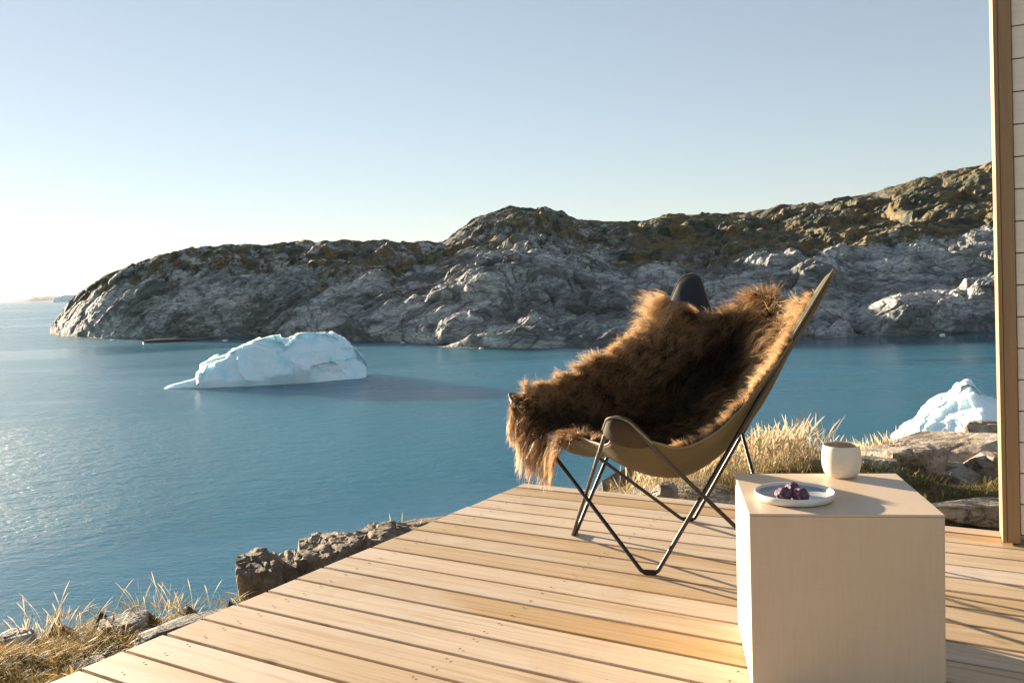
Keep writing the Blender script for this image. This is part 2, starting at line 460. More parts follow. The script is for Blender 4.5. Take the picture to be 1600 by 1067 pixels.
M_WATER = mat_water(); M_HEAD = mat_headland(); M_GROUND = mat_ground()
M_ROCK = mat_rock('shore_rock'); M_ROCK2 = mat_rock('pale_shore_rock', (1.35, 1.27, 1.17), 1.4); M_COAST = m_simple('dark_far_heath', (0.045, 0.05, 0.055), 0.9, 0.1); M_WET = m_simple('wet_black_rock', (0.03, 0.029, 0.027), 0.4)
M_ROCK3 = mat_rock('brown_crag', (0.85, 0.74, 0.60), 1.2)
M_ICE = mat_ice('glacier_ice', [(0.30, (0.60, 0.88, 0.96)), (0.50, (0.76, 0.93, 0.97)), (0.68, (0.88, 0.95, 0.97))])
M_SNOW = mat_ice('snowy_ice', [(0.30, (0.72, 0.86, 0.93)), (0.50, (0.82, 0.92, 0.96)), (0.68, (0.90, 0.95, 0.97))]); M_DECK = mat_deck()
M_JOIST = mat_wood('joist_timber', (0.20, 0.14, 0.08), (0.30, 0.22, 0.13), 'X')
M_POST = mat_wood('brown_stained_timber', (0.26, 0.155, 0.072), (0.37, 0.235, 0.12), 'Z')
M_SIDING = mat_siding(); M_TABLE = mat_table()
M_STEEL = m_simple('black_lacquered_steel', (0.016, 0.013, 0.011), 0.35, 0.5)
M_RUBBER = m_simple('black_rubber', (0.012, 0.012, 0.012), 0.6, 0.3)
M_CANVAS = mat_canvas('olive_canvas', (0.075, 0.063, 0.030), (0.105, 0.090, 0.046))
M_PIPING = mat_canvas('tan_piping', (0.16, 0.125, 0.07), (0.21, 0.165, 0.10))
M_BLACK = mat_canvas('black_leather', (0.012, 0.012, 0.013), (0.02, 0.019, 0.019), 0.45)
M_LEATHER = mat_canvas('dark_olive_leather', (0.030, 0.022, 0.012), (0.045, 0.034, 0.018), 0.85)
M_HIDE = mat_canvas('hide_leather', (0.03, 0.017, 0.009), (0.05, 0.028, 0.015), 0.9)
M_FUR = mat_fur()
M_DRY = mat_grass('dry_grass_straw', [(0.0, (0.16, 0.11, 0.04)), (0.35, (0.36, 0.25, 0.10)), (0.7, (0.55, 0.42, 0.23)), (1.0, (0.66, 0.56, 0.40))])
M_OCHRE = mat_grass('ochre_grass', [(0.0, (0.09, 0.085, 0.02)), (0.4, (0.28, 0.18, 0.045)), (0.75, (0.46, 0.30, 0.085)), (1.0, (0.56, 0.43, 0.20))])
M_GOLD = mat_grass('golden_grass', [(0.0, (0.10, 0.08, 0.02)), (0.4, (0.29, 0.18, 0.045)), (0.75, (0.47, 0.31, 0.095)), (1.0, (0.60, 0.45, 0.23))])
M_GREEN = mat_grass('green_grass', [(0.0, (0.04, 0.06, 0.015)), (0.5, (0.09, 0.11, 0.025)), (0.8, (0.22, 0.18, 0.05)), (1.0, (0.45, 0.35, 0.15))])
M_CREAM = mat_ceramic('cream_stoneware', (0.74, 0.64, 0.48), (0.79, 0.70, 0.55), 0.25)
M_PLATE = mat_ceramic('white_stoneware', (0.68, 0.64, 0.56), (0.74, 0.71, 0.65), 0.2)
M_GLAZE = mat_ceramic('grey_blue_glaze', (0.26, 0.29, 0.31), (0.42, 0.44, 0.45), 0.25, 0.22)
M_MUGIN = m_simple('mug_glaze', (0.45, 0.36, 0.25), 0.3)
M_COFFEE = m_simple('coffee', (0.03, 0.015, 0.008), 0.12)
M_CHOC = mat_choc()
M_SCREW = m_simple('screw_steel', (0.09, 0.065, 0.045), 0.5, 0.4)

SEA_Z = -14.1

# ------------------------------------------------------------------ sea
me = mesh_np('sea', [(-60000, -60000, SEA_Z), (60000, -60000, SEA_Z), (60000, 60000, SEA_Z), (-60000, 60000, SEA_Z)], [(0, 1, 2, 3)], False)
tag(link('sea', me, M_WATER), kind='structure')

# ------------------------------------------------------------------ headland across the inlet
def headland():
    sky = np.array([(78, 512), (86, 498), (100, 480), (125, 457), (150, 441), (200, 420), (240, 408), (300, 396), (350, 389), (400, 387), (450, 380), (520, 377), (600, 372),
                    (640, 381), (680, 381), (700, 372), (730, 352), (760, 339), (800, 329), (845, 325), (880, 331), (910, 342), (960, 344), (1000, 342), (1060, 337), (1100, 332),
                    (1150, 333), (1200, 326), (1280, 317), (1340, 308), (1400, 295), (1450, 280), (1500, 267), (1555, 252), (1640, 232), (1800, 215), (2000, 200)], float)
    sho = np.array([(78, 522), (97, 524.5), (120, 526.5), (160, 529), (260, 531), (340, 529), (420, 526), (470, 528), (500, 531), (560, 533), (630, 534), (672, 539), (690, 542), (760, 545), (860, 544),
                    (960, 541), (1100, 535), (1200, 530), (1290, 529), (1320, 526), (1345, 524), (1400, 525), (1470, 522), (1556, 518), (1640, 514), (1800, 508), (2000, 500)], float)
    dep = np.array([(78, 3), (120, 25), (200, 50), (400, 80), (600, 110), (660, 150), (760, 190), (850, 215), (920, 260), (1000, 270), (1200, 230), (1300, 200), (1556, 170), (2000, 150)], float)
    px = np.concatenate([np.linspace(78, 1640, 980), np.linspace(1648, 2000, 40)])
    ys = np.interp(px, sho[:, 0], sho[:, 1]); yk = np.interp(px, sky[:, 0], sky[:, 1]); D = np.interp(px, dep[:, 0], dep[:, 1])
    # soften the broken lines a little
    ker = np.hanning(11); ker /= ker.sum()
    yk = np.convolve(np.pad(yk, 5, mode='edge'), ker, 'valid'); D = np.convolve(np.pad(D, 5, mode='edge'), ker, 'valid')
    nrow = 240
    a = np.linspace(0, 1, nrow)
    rows = []
    S = np.array([pix(x, y, z=SEA_Z) for x, y in zip(px, ys)])
    d0 = S[:, 1]
    vx = (px - IW / 2) / F_PX
    for k in a:
        y = ys + (yk - ys) * k
        v = _fwd[None] + _rt[None] * vx[:, None] + _up[None] * ((IH / 2 - y) / F_PX)[:, None]
        dd = d0 + D * (0.25 * k + 0.75 * k ** 2.0)
        rows.append(v * (dd / v[:, 1])[:, None] + np.array([0, 0, EYE]))
    P = np.array(rows)                                           # nrow, ncol, 3
    A = np.broadcast_to(a[:, None], P.shape[:2]).copy()
    # behind the crest the land falls back to the sea
    back = []
    top = P[-1]
    dirn = top[:, :2] / np.linalg.norm(top[:, :2], axis=1)[:, None]
    hgt = top[:, 2] - SEA_Z
    for k in (0.08, 0.2, 0.4, 0.7, 1.0):
        q = top.copy(); q[:, :2] += dirn * (hgt * 3.0 * k)[:, None]; q[:, 2] = SEA_Z - 1 + (hgt + 1) * (1 - k ** 1.5) - 0.4 * k
        back.append(q)
    first = P[0].copy(); first[:, :2] -= (first[:, :2] / np.linalg.norm(first[:, :2], axis=1)[:, None]) * 4; first[:, 2] = SEA_Z - 5
    P = np.concatenate([first[None], P, np.array(back)]); A = np.concatenate([np.zeros((1, len(px))), A, np.ones((5, len(px)))])
    nr, nc = P.shape[:2]
    Q = P.reshape(-1, 3); Af = A.ravel()
    PX = np.broadcast_to(px[None], (nr, nc)).ravel()
    rad = Q[:, :2] / np.linalg.norm(Q[:, :2], axis=1)[:, None]
    face = np.concatenate([-rad * 0.75, np.full((len(Q), 1), 0.66)], 1)
    # dipping beds: rotate so that slabs run up to the right
    c, s = math.cos(math.radians(24)), math.sin(math.radians(24))
    B = np.stack([Q[:, 0] * c + (Q[:, 2]) * s, Q[:, 1], -Q[:, 0] * s + Q[:, 2] * c], 1)
    wv = fbm(Q / 22.0, 3, 5) * 5
    Bw = B + np.stack([wv, np.roll(wv, 7), wv * 0.4], 1)
    edge = sstep(0.0, 0.05, Af) * (1 - 0.45 * sstep(0.90, 0.99, Af))
    tip = sstep(70, 260, PX)
    disp = np.zeros(len(Q))
    f1, f2, cid = worley(Bw / np.array([30.0, 24.0, 8.0]), 3)
    disp += (cid - 0.5) * 6.5 * sstep(0, 0.16, f2 - f1) + np.minimum(f2 - f1, 0.35) * 4.5
    f1, f2, cid = worley(Bw / np.array([13.0, 10.0, 3.2]), 17)
    disp += (cid - 0.5) * 2.4 * sstep(0, 0.14, f2 - f1) + np.minimum(f2 - f1, 0.3) * 2.2
    f1, f2, cid = worley(Bw / np.array([3.6, 3.2, 1.3]), 29)
    disp += ((cid - 0.5) * 0.65 + np.minimum(f2 - f1, 0.3) * 0.7) * sstep(0, 0.1, f2 - f1)
    disp += fbm(Q / 45.0, 3, 9) * 3.2 + fbm(Q / np.array([14.0, 14.0, 7.0]), 3, 19) * 1.6 * sstep(0.4, 0.7, Af) + fbm(B / np.array([6.0, 6, 2.0]), 4, 31) * 0.8
    # gullies between the promontories
    for gx, gs, amp, gw in ((505, -0.16, 9.0, 16), (672, -0.28, 8.0, 14), (1130, 0.20, 5.0, 26), (1345, 0.05, 4.0, 18)):
        cx = gx + (Af * 190) * (1 if gs > 0 else 1) * abs(gs) * 6 * (1 if gs < 0 else -0.5)
        disp -= amp * np.exp(-((PX - cx) / gw) ** 2) * np.clip(1 - Af * 1.5, 0, 1)
    Q = Q + face * (disp * edge * (0.6 + 0.4 * tip))[:, None]
    upper = sstep(0.50, 0.80, Af + 0.10 * fbm(Q / 60.0, 3, 77))
    midveg = 0.5 * sstep(900, 1150, PX) * sstep(0.45, 0.65, Af)
    veg = np.clip(0.12 + 0.44 * upper + 0.8 * midveg - 0.25 * sstep(0.3, 0.0, Af), 0, 1)
    me = mesh_np('headland', Q, grid_faces(nr, nc), False, {'veg': veg})
    return link('headland', me, M_HEAD)
tag(headland(), kind='structure')

# ------------------------------------------------------------------ far coast on the horizon
def far_coast():
    n = 160
    px = np.linspace(-420, 330, n)
    base = 21000.0
    top = np.array([pix(x, 470 - 0.0388 * x, depth=base) for x in px])
    hgt = 75 + 55 * (fbm(np.stack([px / 60.0, px * 0, px * 0], 1), 4, 3) + 0.4) 
    hgt = np.clip(hgt, 30, 190) * sstep(320, 150, px)
    V = []
    for k, (dy, hf) in enumerate(((0, 0.0), (350, 0.55), (900, 0.95), (1500, 1.0), (2500, 0.7), (4200, 0.0))):
        q = top.copy(); q[:, :2] *= (base + dy) / base
        q[:, 2] = SEA_Z - 2 + (hgt + 2) * hf * (1 + 0.15 * fbm(np.stack([px / 9.0, px * 0 + k, px * 0], 1), 3, 8 + k))
        V.append(q)
    me = mesh_np('far_coast', np.concatenate(V), grid_faces(6, n), True)
    return link('far_coast', me, M_COAST)
tag(far_coast(), kind='structure')

# ------------------------------------------------------------------ icebergs
def iceberg_mesh(name, prof, depth_m, length, seed, res=(220, 110), fac=1.0, lean=0.0):
    """prof: (x 0..1, height in m) along the length; local x along, y away from the viewer"""
    pr = np.array(prof, float)
    nx, ny = res
    u = np.linspace(0, 1, nx); v = np.linspace(0, 1, ny)
    U, V = np.meshgrid(u, v, indexing='ij')
    Hx = np.interp(U, pr[:, 0], pr[:, 1])
    wid = depth_m * (0.35 + 0.65 * np.clip(Hx / pr[:, 1].max(), 0, 1) ** 0.6)
    t = V * 2 - 1
    cross = np.clip(1 - np.abs(t) ** 3.2, 0, 1) ** 0.75
    tilt = 1 - 0.30 * sstep(0.25, -1.0, t) * 0.8
    Z = Hx * cross * tilt
    X = (U - 0.5) * length; Y = t * wid * 0.5
    P = np.stack([X, Y, Z], -1).reshape(-1, 3)
    f1, f2, cid = worley(P / np.array([5.5, 4.5, 5.0]) / fac, seed)
    amp = sstep(0.0, 0.8, P[:, 2] / fac)
    d = (f1 - 0.55) * 2.6 + (cid - 0.5) * 0.9 + fbm(P / 3.0 / fac, 4, seed) * 0.55 + fbm(P / 9 / fac, 2, seed + 4) * 1.0
    rg = 0.4 - np.abs(fbm(P / np.array([6.0, 6.0, 12.0]) / fac, 3, seed + 31)) * 1.6
    d = d + rg * 0.8
    P[:, 2] += d * 0.45 * amp * fac
    P[:, 1] += -(d + (cid - 0.5)) * 0.9 * amp * fac * np.sign(-t.ravel() + 1e-6)
    P[:, 0] += fbm(P / 4.0 / fac, 3, seed + 9) * 0.5 * amp * fac
    # cleaved faces: patches of the surface flattened to planes
    rr = np.random.default_rng(seed)
    ns = 70
    idx = rr.choice(len(P), ns, replace=False)
    Zg = P[:, 2].reshape(nx, ny); Yg = P[:, 1].reshape(nx, ny)
    ker = np.ones(9) / 9.0
    sm = np.apply_along_axis(lambda q: np.convolve(np.pad(q, 4, mode='edge'), ker, 'valid'), 0, Zg)
    sm = np.apply_along_axis(lambda q: np.convolve(np.pad(q, 4, mode='edge'), ker, 'valid'), 1, sm)
    gi, gj = np.gradient(sm)
    ii, jj = np.unravel_index(np.arange(len(P)), (nx, ny)); si, sj = ii[idx], jj[idx]
    asp = (nx / ny) * 0.9
    D2 = (ii[:, None] - si[None]) ** 2 + ((jj[:, None] - sj[None]) * asp) ** 2
    nn = D2.argmin(1)
    plane = sm[si, sj][nn] + gi[si, sj][nn] * (ii - si[nn]) * 0.9 + gj[si, sj][nn] * (jj - sj[nn]) * 0.9
    P[:, 2] = P[:, 2] * 0.5 + plane * 0.5
    edgez = (np.abs(t.ravel()) > 0.985) | (U.ravel() < 0.004) | (U.ravel() > 0.996)
    P[:, 2] = np.where(edgez, -1.2 * fac, np.maximum(P[:, 2], -1.2 * fac))
    return mesh_np(name, P, grid_faces(nx, ny)[:, ::-1], False)

c = pix(408, 600, z=SEA_Z)
prof = [(0, 0.0), (0.03, 0.4), (0.10, 1.0), (0.16, 1.2), (0.175, 3.6), (0.22, 4.9), (0.26, 5.3), (0.30, 5.6), (0.34, 7.2), (0.42, 8.0), (0.52, 8.5), (0.575, 8.6), (0.60, 7.9), (0.66, 9.0), (0.74, 9.5),
        (0.80, 9.2), (0.825, 8.6), (0.85, 8.7), (0.89, 7.0), (0.955, 5.6), (0.985, 3.4), (1.0, 0.0)]
berg_len = (565 - 252) / F_PX * c[1]
k = c[1] / F_PX * 72 / 8.7
o = link('iceberg', iceberg_mesh('iceberg', [(x, h * k) for x, h in prof], 13.0, berg_len, 5, fac=1.0), M_ICE)
o.location = (c[0], c[1] + 4.0, SEA_Z); o.rotation_euler = (0, 0, math.radians(12))
tag(o, 'long pale blue iceberg floating in the open inlet, humped, with a low shelf', 'iceberg', 'icebergs afloat')
c = pix(1512, 703, z=SEA_Z)
k = c[1] / F_PX
prof = [(0, 0.0), (0.04, 10 * k), (0.18, 36 * k), (0.30, 60 * k), (0.38, 74 * k), (0.43, 80 * k), (0.48, 97 * k), (0.52, 105 * k), (0.57, 102 * k), (0.62, 86 * k), (0.75, 70 * k), (0.9, 46 * k), (1.0, 0)]
o = link('iceberg', iceberg_mesh('iceberg', prof, 9.0, 222 * k, 21, fac=0.5), M_SNOW)
o.location = (c[0] + 1.2, c[1] + 3.0, SEA_Z); o.rotation_euler = (0, 0, math.radians(-14))
tag(o, 'white peaked iceberg showing behind the grey boulders beside the cabin post', 'iceberg', 'icebergs afloat')
c = pix(110, 470.5, depth=5200)
o = link('iceberg', iceberg_mesh('iceberg', [(0, 0), (0.05, 30), (0.3, 42), (0.6, 38), (0.8, 50), (0.95, 34), (1, 0)], 90, 190, 33, (60, 30), 8.0), M_ICE)
o.location = (c[0], c[1], SEA_Z)
tag(o, 'tiny far iceberg on the horizon behind the headland tip', 'iceberg', 'icebergs afloat')

# ------------------------------------------------------------------ rocks
def rock_mesh(name, size, seed, planes=16, sub=4, rough=0.06, flat=0.25, dmin=0.72):
    bm = bmesh.new()
    bmesh.ops.create_icosphere(bm, subdivisions=sub, radius=1)
    D = np.array([v.co[:] for v in bm.verts])
    r = np.random.default_rng(seed)
    N = r.normal(size=(planes, 3)); N /= np.linalg.norm(N, axis=1)[:, None]
    N = np.vstack([N, [(0.05, 0, 1), (0, 0, -1), (1, 0.1, 0), (-1, 0, 0.1), (0, 1, 0), (0.1, -1, 0.1)]])
    N /= np.linalg.norm(N, axis=1)[:, None]
    d = r.uniform(dmin, 1.0, len(N))
    dots = D @ N.T
    with np.errstate(divide='ignore', invalid='ignore'):
        q = np.where(dots > 1e-3, d[None] / np.maximum(dots, 1e-3), 9e9)
    rad = q.min(1)
    P = D * rad[:, None]
    P = P * (1 + rough * fbm(P * 2.2 + seed, 4, seed)[:, None])
    f1, f2, cid = worley(P * np.array([1.6, 1.6, 2.6]) + seed, seed)
    P = P * (1 + 0.4 * flat * (cid - 0.5)[:, None] * sstep(0, 0.1, f2 - f1)[:, None] - 0.16 * flat * (1 - sstep(0, 0.08, f2 - f1))[:, None])
    P = P * np.asarray(size)[None]
    for v, q in zip(bm.verts, P): v.co = q
    for f in bm.faces: f.smooth = False
    me = bpy.data.meshes.new(name); bm.to_mesh(me); bm.free()
    return me

# skerries and drifting ice at the foot of the headland
def far_rock(px, py, size, seed, label):
    c = pix(px, py, z=SEA_Z)
    o = link('skerry', rock_mesh('skerry', size, seed, sub=3), M_WET)
    o.location = (c[0], c[1], SEA_Z + 0.1)
    tag(o, label, 'rock', 'skerries off the headland')
far_rock(278, 533, (12, 4.5, 1.1), 4, 'low dark skerry lying in the water off the headland, left of the iceberg')
def bit(px, py, s, seed, label):
    c = pix(px, py, z=SEA_Z)
    o = link('ice_chunk', rock_mesh('ice_chunk', (s, s * .8, s * .35), seed, sub=2), M_ICE)
    o.location = (c[0], c[1], SEA_Z + 0.15 * s)
    tag(o, label, 'ice', 'drifting ice chunks')
bit(176, 532, 0.9, 3, 'small white ice chunk drifting below the headland tip')
bit(351, 533, 1.0, 5, 'small white ice chunk drifting just above the long iceberg')
bit(629, 536, 0.6, 6, 'white ice chunk against the dark rock foot midway along the headland')
bit(752, 545, 0.7, 8, 'small ice chunk by the nearest spur of the headland')
bit(1472, 524, 0.7, 9, 'small white ice chunk in the dark reflection near the cabin post')
# cairn on the hilltop
c = pix(809, 329, depth=395)
cr = empty('cairn', (c[0], c[1], c[2] - 0.6))
for j, (zz, s) in enumerate(((0.3, 0.75), (0.9, 0.6), (1.4, 0.45), (1.8, 0.3))):
    q = link('stone', rock_mesh('stone', (s, s, s * .55), 40 + j, sub=2), M_ROCK, cr); q.location = (0.05 * j, 0, zz)
tag(cr, 'tiny stone cairn on the crest of the rounded hilltop', 'cairn')

# ------------------------------------------------------------------ near ground
EDGE = np.array([(-16, -5), (-9, 0.2), (-4.6, 2.9), (-3.2, 3.8), (-2.5, 4.25), (-2.0, 4.5), (-1.55, 4.75), (-1.42, 5.35), (-1.0, 5.75), (-0.6, 6.0), (0.1, 6.0), (1.0, 5.95), (2.0, 6.5), (2.7, 7.1), (3.4, 7.6), (5, 8.2), (9, 9.5), (18, 11)], float)
def edge_sd(x, y):
    """signed distance to the brink: positive on the water side"""
    best = np.full(x.shape, 9e9); sgn = np.zeros(x.shape)
    for a, b in zip(EDGE[:-1], EDGE[1:]):
        ab = b - a; L2 = ab.dot(ab)
        t = np.clip(((x - a[0]) * ab[0] + (y - a[1]) * ab[1]) / L2, 0, 1)
        dx = x - (a[0] + t * ab[0]); dy = y - (a[1] + t * ab[1])
        d = np.hypot(dx, dy)
        s = np.sign(ab[0] * (y - a[1]) - ab[1] * (x - a[0]))
        m = d < best
        best = np.where(m, d, best); sgn = np.where(m, s, sgn)
    return best * sgn
def ground_z(x, y):
    x = np.asarray(x, float); y = np.asarray(y, float)
    sd = edge_sd(x, y)
    top = -0.72 + 0.40 * sstep(-0.3, 1.3, x) - 0.10 * sstep(-2, -5, x)
    top = top - 0.30 * sstep(1.9, 2.5, x) * sstep(4.6, 5.6, y)
    p2 = np.stack([x, y, x * 0], 1) if x.ndim == 1 else None
    n = fbm(p2 / 1.3, 5, 2) * 0.07 + fbm(p2 / 0.35, 3, 6) * 0.025
    fall = np.where(sd > 0, 0.9 * sd + 0.5 * sstep(0, 0.5, sd), 0.10 * sstep(-0.5, 0.0, sd))
    cliff = fbm(p2 / 2.2, 4, 12) * 0.5 * sstep(0.2, 1.5, sd)
    z = top + n * 1.0 - fall + cliff
    # keep clear of the deck boards
    return np.where((sd < 0), np.minimum(z, -0.14), z)
gx = np.arange(-15, 16.01, 0.095); gy = np.arange(-4, 24.01, 0.095)
GX, GY = np.meshgrid(gx, gy, indexing='ij')
GZ = ground_z(GX.ravel(), GY.ravel())
me = mesh_np('ground', np.stack([GX.ravel(), GY.ravel(), GZ], 1), grid_faces(len(gx), len(gy))[:, ::-1], False)
tag(link('ground', me, M_GROUND), kind='structure')

# outcrop of jointed rock left of the deck
oc = empty('rock_outcrop', (-1.3, 5.3, -1.4))
def block(px, py, depth, size, seed, rz, mat=M_ROCK3):
    c = pix(px, py, depth=depth)
    o = link('block', rock_mesh('block', (size[0] * 1.2, size[1], size[2]), seed, 7, 5, 0.03, 0.2, 0.80), mat, oc)
    o.location = Vector(c) - Vector((-1.3, 5.3, -1.36)); o.rotation_euler = (0.05, -0.08, rz)
for a in ((416, 950, 5.15, (0.135, 0.26, 0.42), 1, 0.15), (452, 945, 5.22, (0.09, 0.24, 0.38), 2, 0.25), (470, 935, 5.4, (0.12, 0.2, 0.34), 15, 0.2), (503, 918, 5.35, (0.13, 0.24, 0.38), 3, 0.2), (545, 905, 5.45, (0.15, 0.26, 0.36), 4, 0.4),
          (585, 892, 5.6, (0.17, 0.26, 0.33), 7, 0.1), (625, 876, 5.75, (0.19, 0.3, 0.27), 8, 0.3), (668, 868, 5.85, (0.24, 0.3, 0.24), 9, 0.3)):
    block(*a)
tag(oc, 'brown jointed rock outcrop below the left deck edge, standing against the water', 'rock outcrop')

def boulder(px, py, depth, size, seed, rz, label, mat=M_ROCK2, rx=0.0, ry=0.0, planes=12):
    c = pix(px, py, depth=depth)
    o = link('boulder', rock_mesh('boulder', size, seed, planes, 5, 0.03, 0.2, 0.64), mat)
    o.location = c; o.rotation_euler = (rx, ry, rz)
    return tag(o, label, 'boulder', 'boulders around the deck')
boulder(1482, 706, 6.5, (0.58, 0.42, 0.17), 61, -0.10, 'long pale slab boulder directly in front of the white peaked iceberg', ry=-0.10)
boulder(1412, 732, 6.0, (0.30, 0.30, 0.20), 62, 0.35, 'sunlit angular boulder behind the right rear corner of the side table', ry=-0.14)
boulder(1367, 735, 5.8, (0.14, 0.2, 0.13), 63, 0.2, 'small dark crusted boulder just right of the cream cup', M_ROCK)
boulder(1545, 690, 6.9, (0.36, 0.3, 0.22), 64, 0.4, 'grey boulder touching the cabin post, below the iceberg')
boulder(1552, 735, 5.8, (0.20, 0.25, 0.17), 65, 0.1, 'blue grey boulder low beside the cabin post, above the green grass')
boulder(1492, 748, 5.9, (0.22, 0.2, 0.13), 68, 0.5, 'shaded grey boulder under the long pale slab', M_ROCK)
boulder(1520, 800, 4.3, (0.30, 0.14, 0.085), 66, -0.1, 'low dark slab of rock at the deck edge beside the cabin post')
boulder(1040, 768, 4.75, (0.085, 0.09, 0.06), 67, 0.3, 'small grey stone in the dry grass behind the deck', M_ROCK)
boulder(195, 978, 4.40, (0.15, 0.12, 0.065), 71, 0.4, 'rounded grey boulder in the ochre grass at the lower left', M_ROCK)
boulder(300, 975, 4.25, (0.32, 0.10, 0.045), 72, 0.75, 'flat rock ledge running along the left deck edge', M_ROCK)
boulder(130, 1046, 3.75, (0.13, 0.09, 0.04), 73, 0.6, 'dark rock half hidden by ochre grass in the lower left corner', M_ROCK)
boulder(15, 1008, 4.1, (0.15, 0.13, 0.07), 74, 0.2, 'dark mossy rock at the left border of the photograph', M_ROCK)

# ------------------------------------------------------------------ grass
def blades(name, roots, height, lean, width, seed, material, heads=0.0, segs=4, head_w=3.2, wind=(0.25, -0.1)):
    r = np.random.default_rng(seed); n = len(roots)
    H = height * r.uniform(0.55, 1.15, n) if np.isscalar(height) else height
    az = r.uniform(0, 2 * math.pi, n)
    ln = lean * r.uniform(0.2, 1.2, n)
    dirv = np.stack([np.cos(az) * ln + wind[0] * lean, np.sin(az) * ln + wind[1] * lean, np.ones(n)], 1)
    bend = np.stack([np.cos(az), np.sin(az), np.full(n, -0.45)], 1) * (lean * r.uniform(0.2, 1.3, n))[:, None]
    waz = r.uniform(0, math.pi, n)
    wvec = np.stack([np.cos(waz), np.sin(waz), np.zeros(n)], 1)
    t = np.linspace(0, 1, segs + 1)
    hd = r.random(n) < heads
    V = np.zeros((n, segs + 1, 2, 3)); K = np.zeros((n, segs + 1, 2))
    for j, k in enumerate(t):
        c = roots + (dirv * k + bend * k * k) * H[:, None]
        w = width * (1 - 0.85 * k) * np.ones(n)
        hw = width * head_w * (0.35 if k < 0.6 else (1.0 if k < 0.9 else 0.25))
        w = np.where(hd, hw if k >= 0.6 else width * 0.6, w)
        V[:, j, 0] = c - wvec * w[:, None]; V[:, j, 1] = c + wvec * w[:, None]; K[:, j] = k
    shade = np.where(hd, r.uniform(0.7, 1.0, n), r.uniform(0, 0.8, n))
    nv = (segs + 1) * 2
    j = np.arange(segs)
    f0 = np.stack([j * 2, j * 2 + 1, j * 2 + 3, j * 2 + 2], 1)
    Fc = (f0[None] + (np.arange(n) * nv)[:, None, None]).reshape(-1, 4)
    me = mesh_np(name, V.reshape(-1, 3), Fc, True, {'along': K.ravel(), 'shade': np.repeat(shade, nv)})
    return link(name, me, material)
def tuft_roots(cent, per, spread, seed, dz=0.0):
    r = np.random.default_rng(seed)
    c = np.repeat(np.asarray(cent, float), per, axis=0)
    q = c[:, :2] + r.normal(size=(len(c), 2)) * spread
    return np.stack([q[:, 0], q[:, 1], ground_z(q[:, 0], q[:, 1]) - 0.02 + dz], 1)
r = np.random.default_rng(3)
# behind the deck
DK_O = np.array([-1.0816, 2.1035]); DK_E = np.array([0.5246, 0.8514]); DK_P = np.array([0.8514, -0.5246]); DK_W = 0.1202
FAR_E = 17.65 * DK_W
def on_deck(x, y, pad=0.03):
    rel = np.stack([x - DK_O[0], y - DK_O[1]], 1)
    e = rel @ DK_E; p = rel @ DK_P
    return (p > -pad) & (e < FAR_E + pad)
cand = np.stack([r.uniform(0.3, 3.4, 700), r.uniform(3.2, 6.6, 700)], 1)
sd = edge_sd(cand[:, 0], cand[:, 1])
keep = (~on_deck(cand[:, 0], cand[:, 1], 0.10)) & (sd < -0.05) & (cand[:, 0] / cand[:, 1] < 0.33 + 0.03 * r.random(700))
back_c = cand[keep]
R1 = tuft_roots(back_c, 13, 0.06, 5)
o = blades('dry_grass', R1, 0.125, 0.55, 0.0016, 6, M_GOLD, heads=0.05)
tag(o, 'pale dry grass with feathery seed heads along the rear deck edge', 'grass', kind='stuff')
ct = []
for px, py, d, nn in ((1190, 735, 5.2, 9), (1215, 735, 5.3, 10), (1240, 740, 5.3, 7), (1150, 745, 5.1, 9), (1120, 745, 5.0, 8), (1095, 752, 5.0, 6), (1035, 765, 4.9, 5), (1360, 700, 6.6, 14), (1385, 700, 6.7, 10), (1325, 720, 6.4, 7), (1070, 760, 4.9, 6), (1000, 770, 4.9, 5), (1420, 690, 7.2, 3), (1270, 735, 5.6, 4)):
    p = pix(px, py, depth=d)
    ct += [(p[0] + r.normal() * 0.07, p[1] + r.normal() * 0.1) for _ in range(nn)]
R2 = tuft_roots(np.array(ct), 11, 0.045, 8)
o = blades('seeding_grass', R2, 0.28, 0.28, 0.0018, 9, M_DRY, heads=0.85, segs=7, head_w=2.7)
tag(o, 'tall straw stems with pale plume heads rising behind the deck', 'grass', kind='stuff')
# greener grass by the cabin post
ct = np.stack([r.uniform(1.9, 3.2, 110), r.uniform(3.6, 5.2, 110)], 1)
ct = ct[~on_deck(ct[:, 0], ct[:, 1], 0.1)]
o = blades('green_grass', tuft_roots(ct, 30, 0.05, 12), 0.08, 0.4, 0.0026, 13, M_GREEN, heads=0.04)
tag(o, 'short green and straw grass between the boulders and the cabin post', 'grass', kind='stuff')
# lower left
cand = np.stack([r.uniform(-4.2, -0.9, 1500), r.uniform(2.2, 5.0, 1500)], 1)
sd = edge_sd(cand[:, 0], cand[:, 1])
nz = fbm(np.stack([cand[:, 0] / 0.5, cand[:, 1] / 0.5, cand[:, 0] * 0], 1), 3, 90)
keep = (~on_deck(cand[:, 0], cand[:, 1], 0.02)) & (sd < 0.03) & (nz > -0.55)
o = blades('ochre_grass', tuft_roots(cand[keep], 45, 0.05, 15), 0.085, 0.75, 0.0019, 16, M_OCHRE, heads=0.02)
tag(o, 'low ochre grass and moss on the rocks at the lower left', 'grass', kind='stuff')
ct = []
for px, py, d, nn in ((20, 985, 4.2, 4), (45, 980, 4.3, 4), (70, 972, 4.3, 6), (95, 970, 4.35, 5), (108, 965, 4.3, 6), (205, 950, 4.5, 5), (258, 950, 4.6, 9), (240, 955, 4.5, 3), (320, 945, 4.7, 3), (150, 985, 4.2, 3), (645, 822, 6.0, 4), (712, 812, 6.1, 4), (620, 825, 5.9, 2)):
    p = pix(px, py, depth=d)
    ct += [(p[0] + r.normal() * 0.05, p[1] + r.normal() * 0.06) for _ in range(nn)]
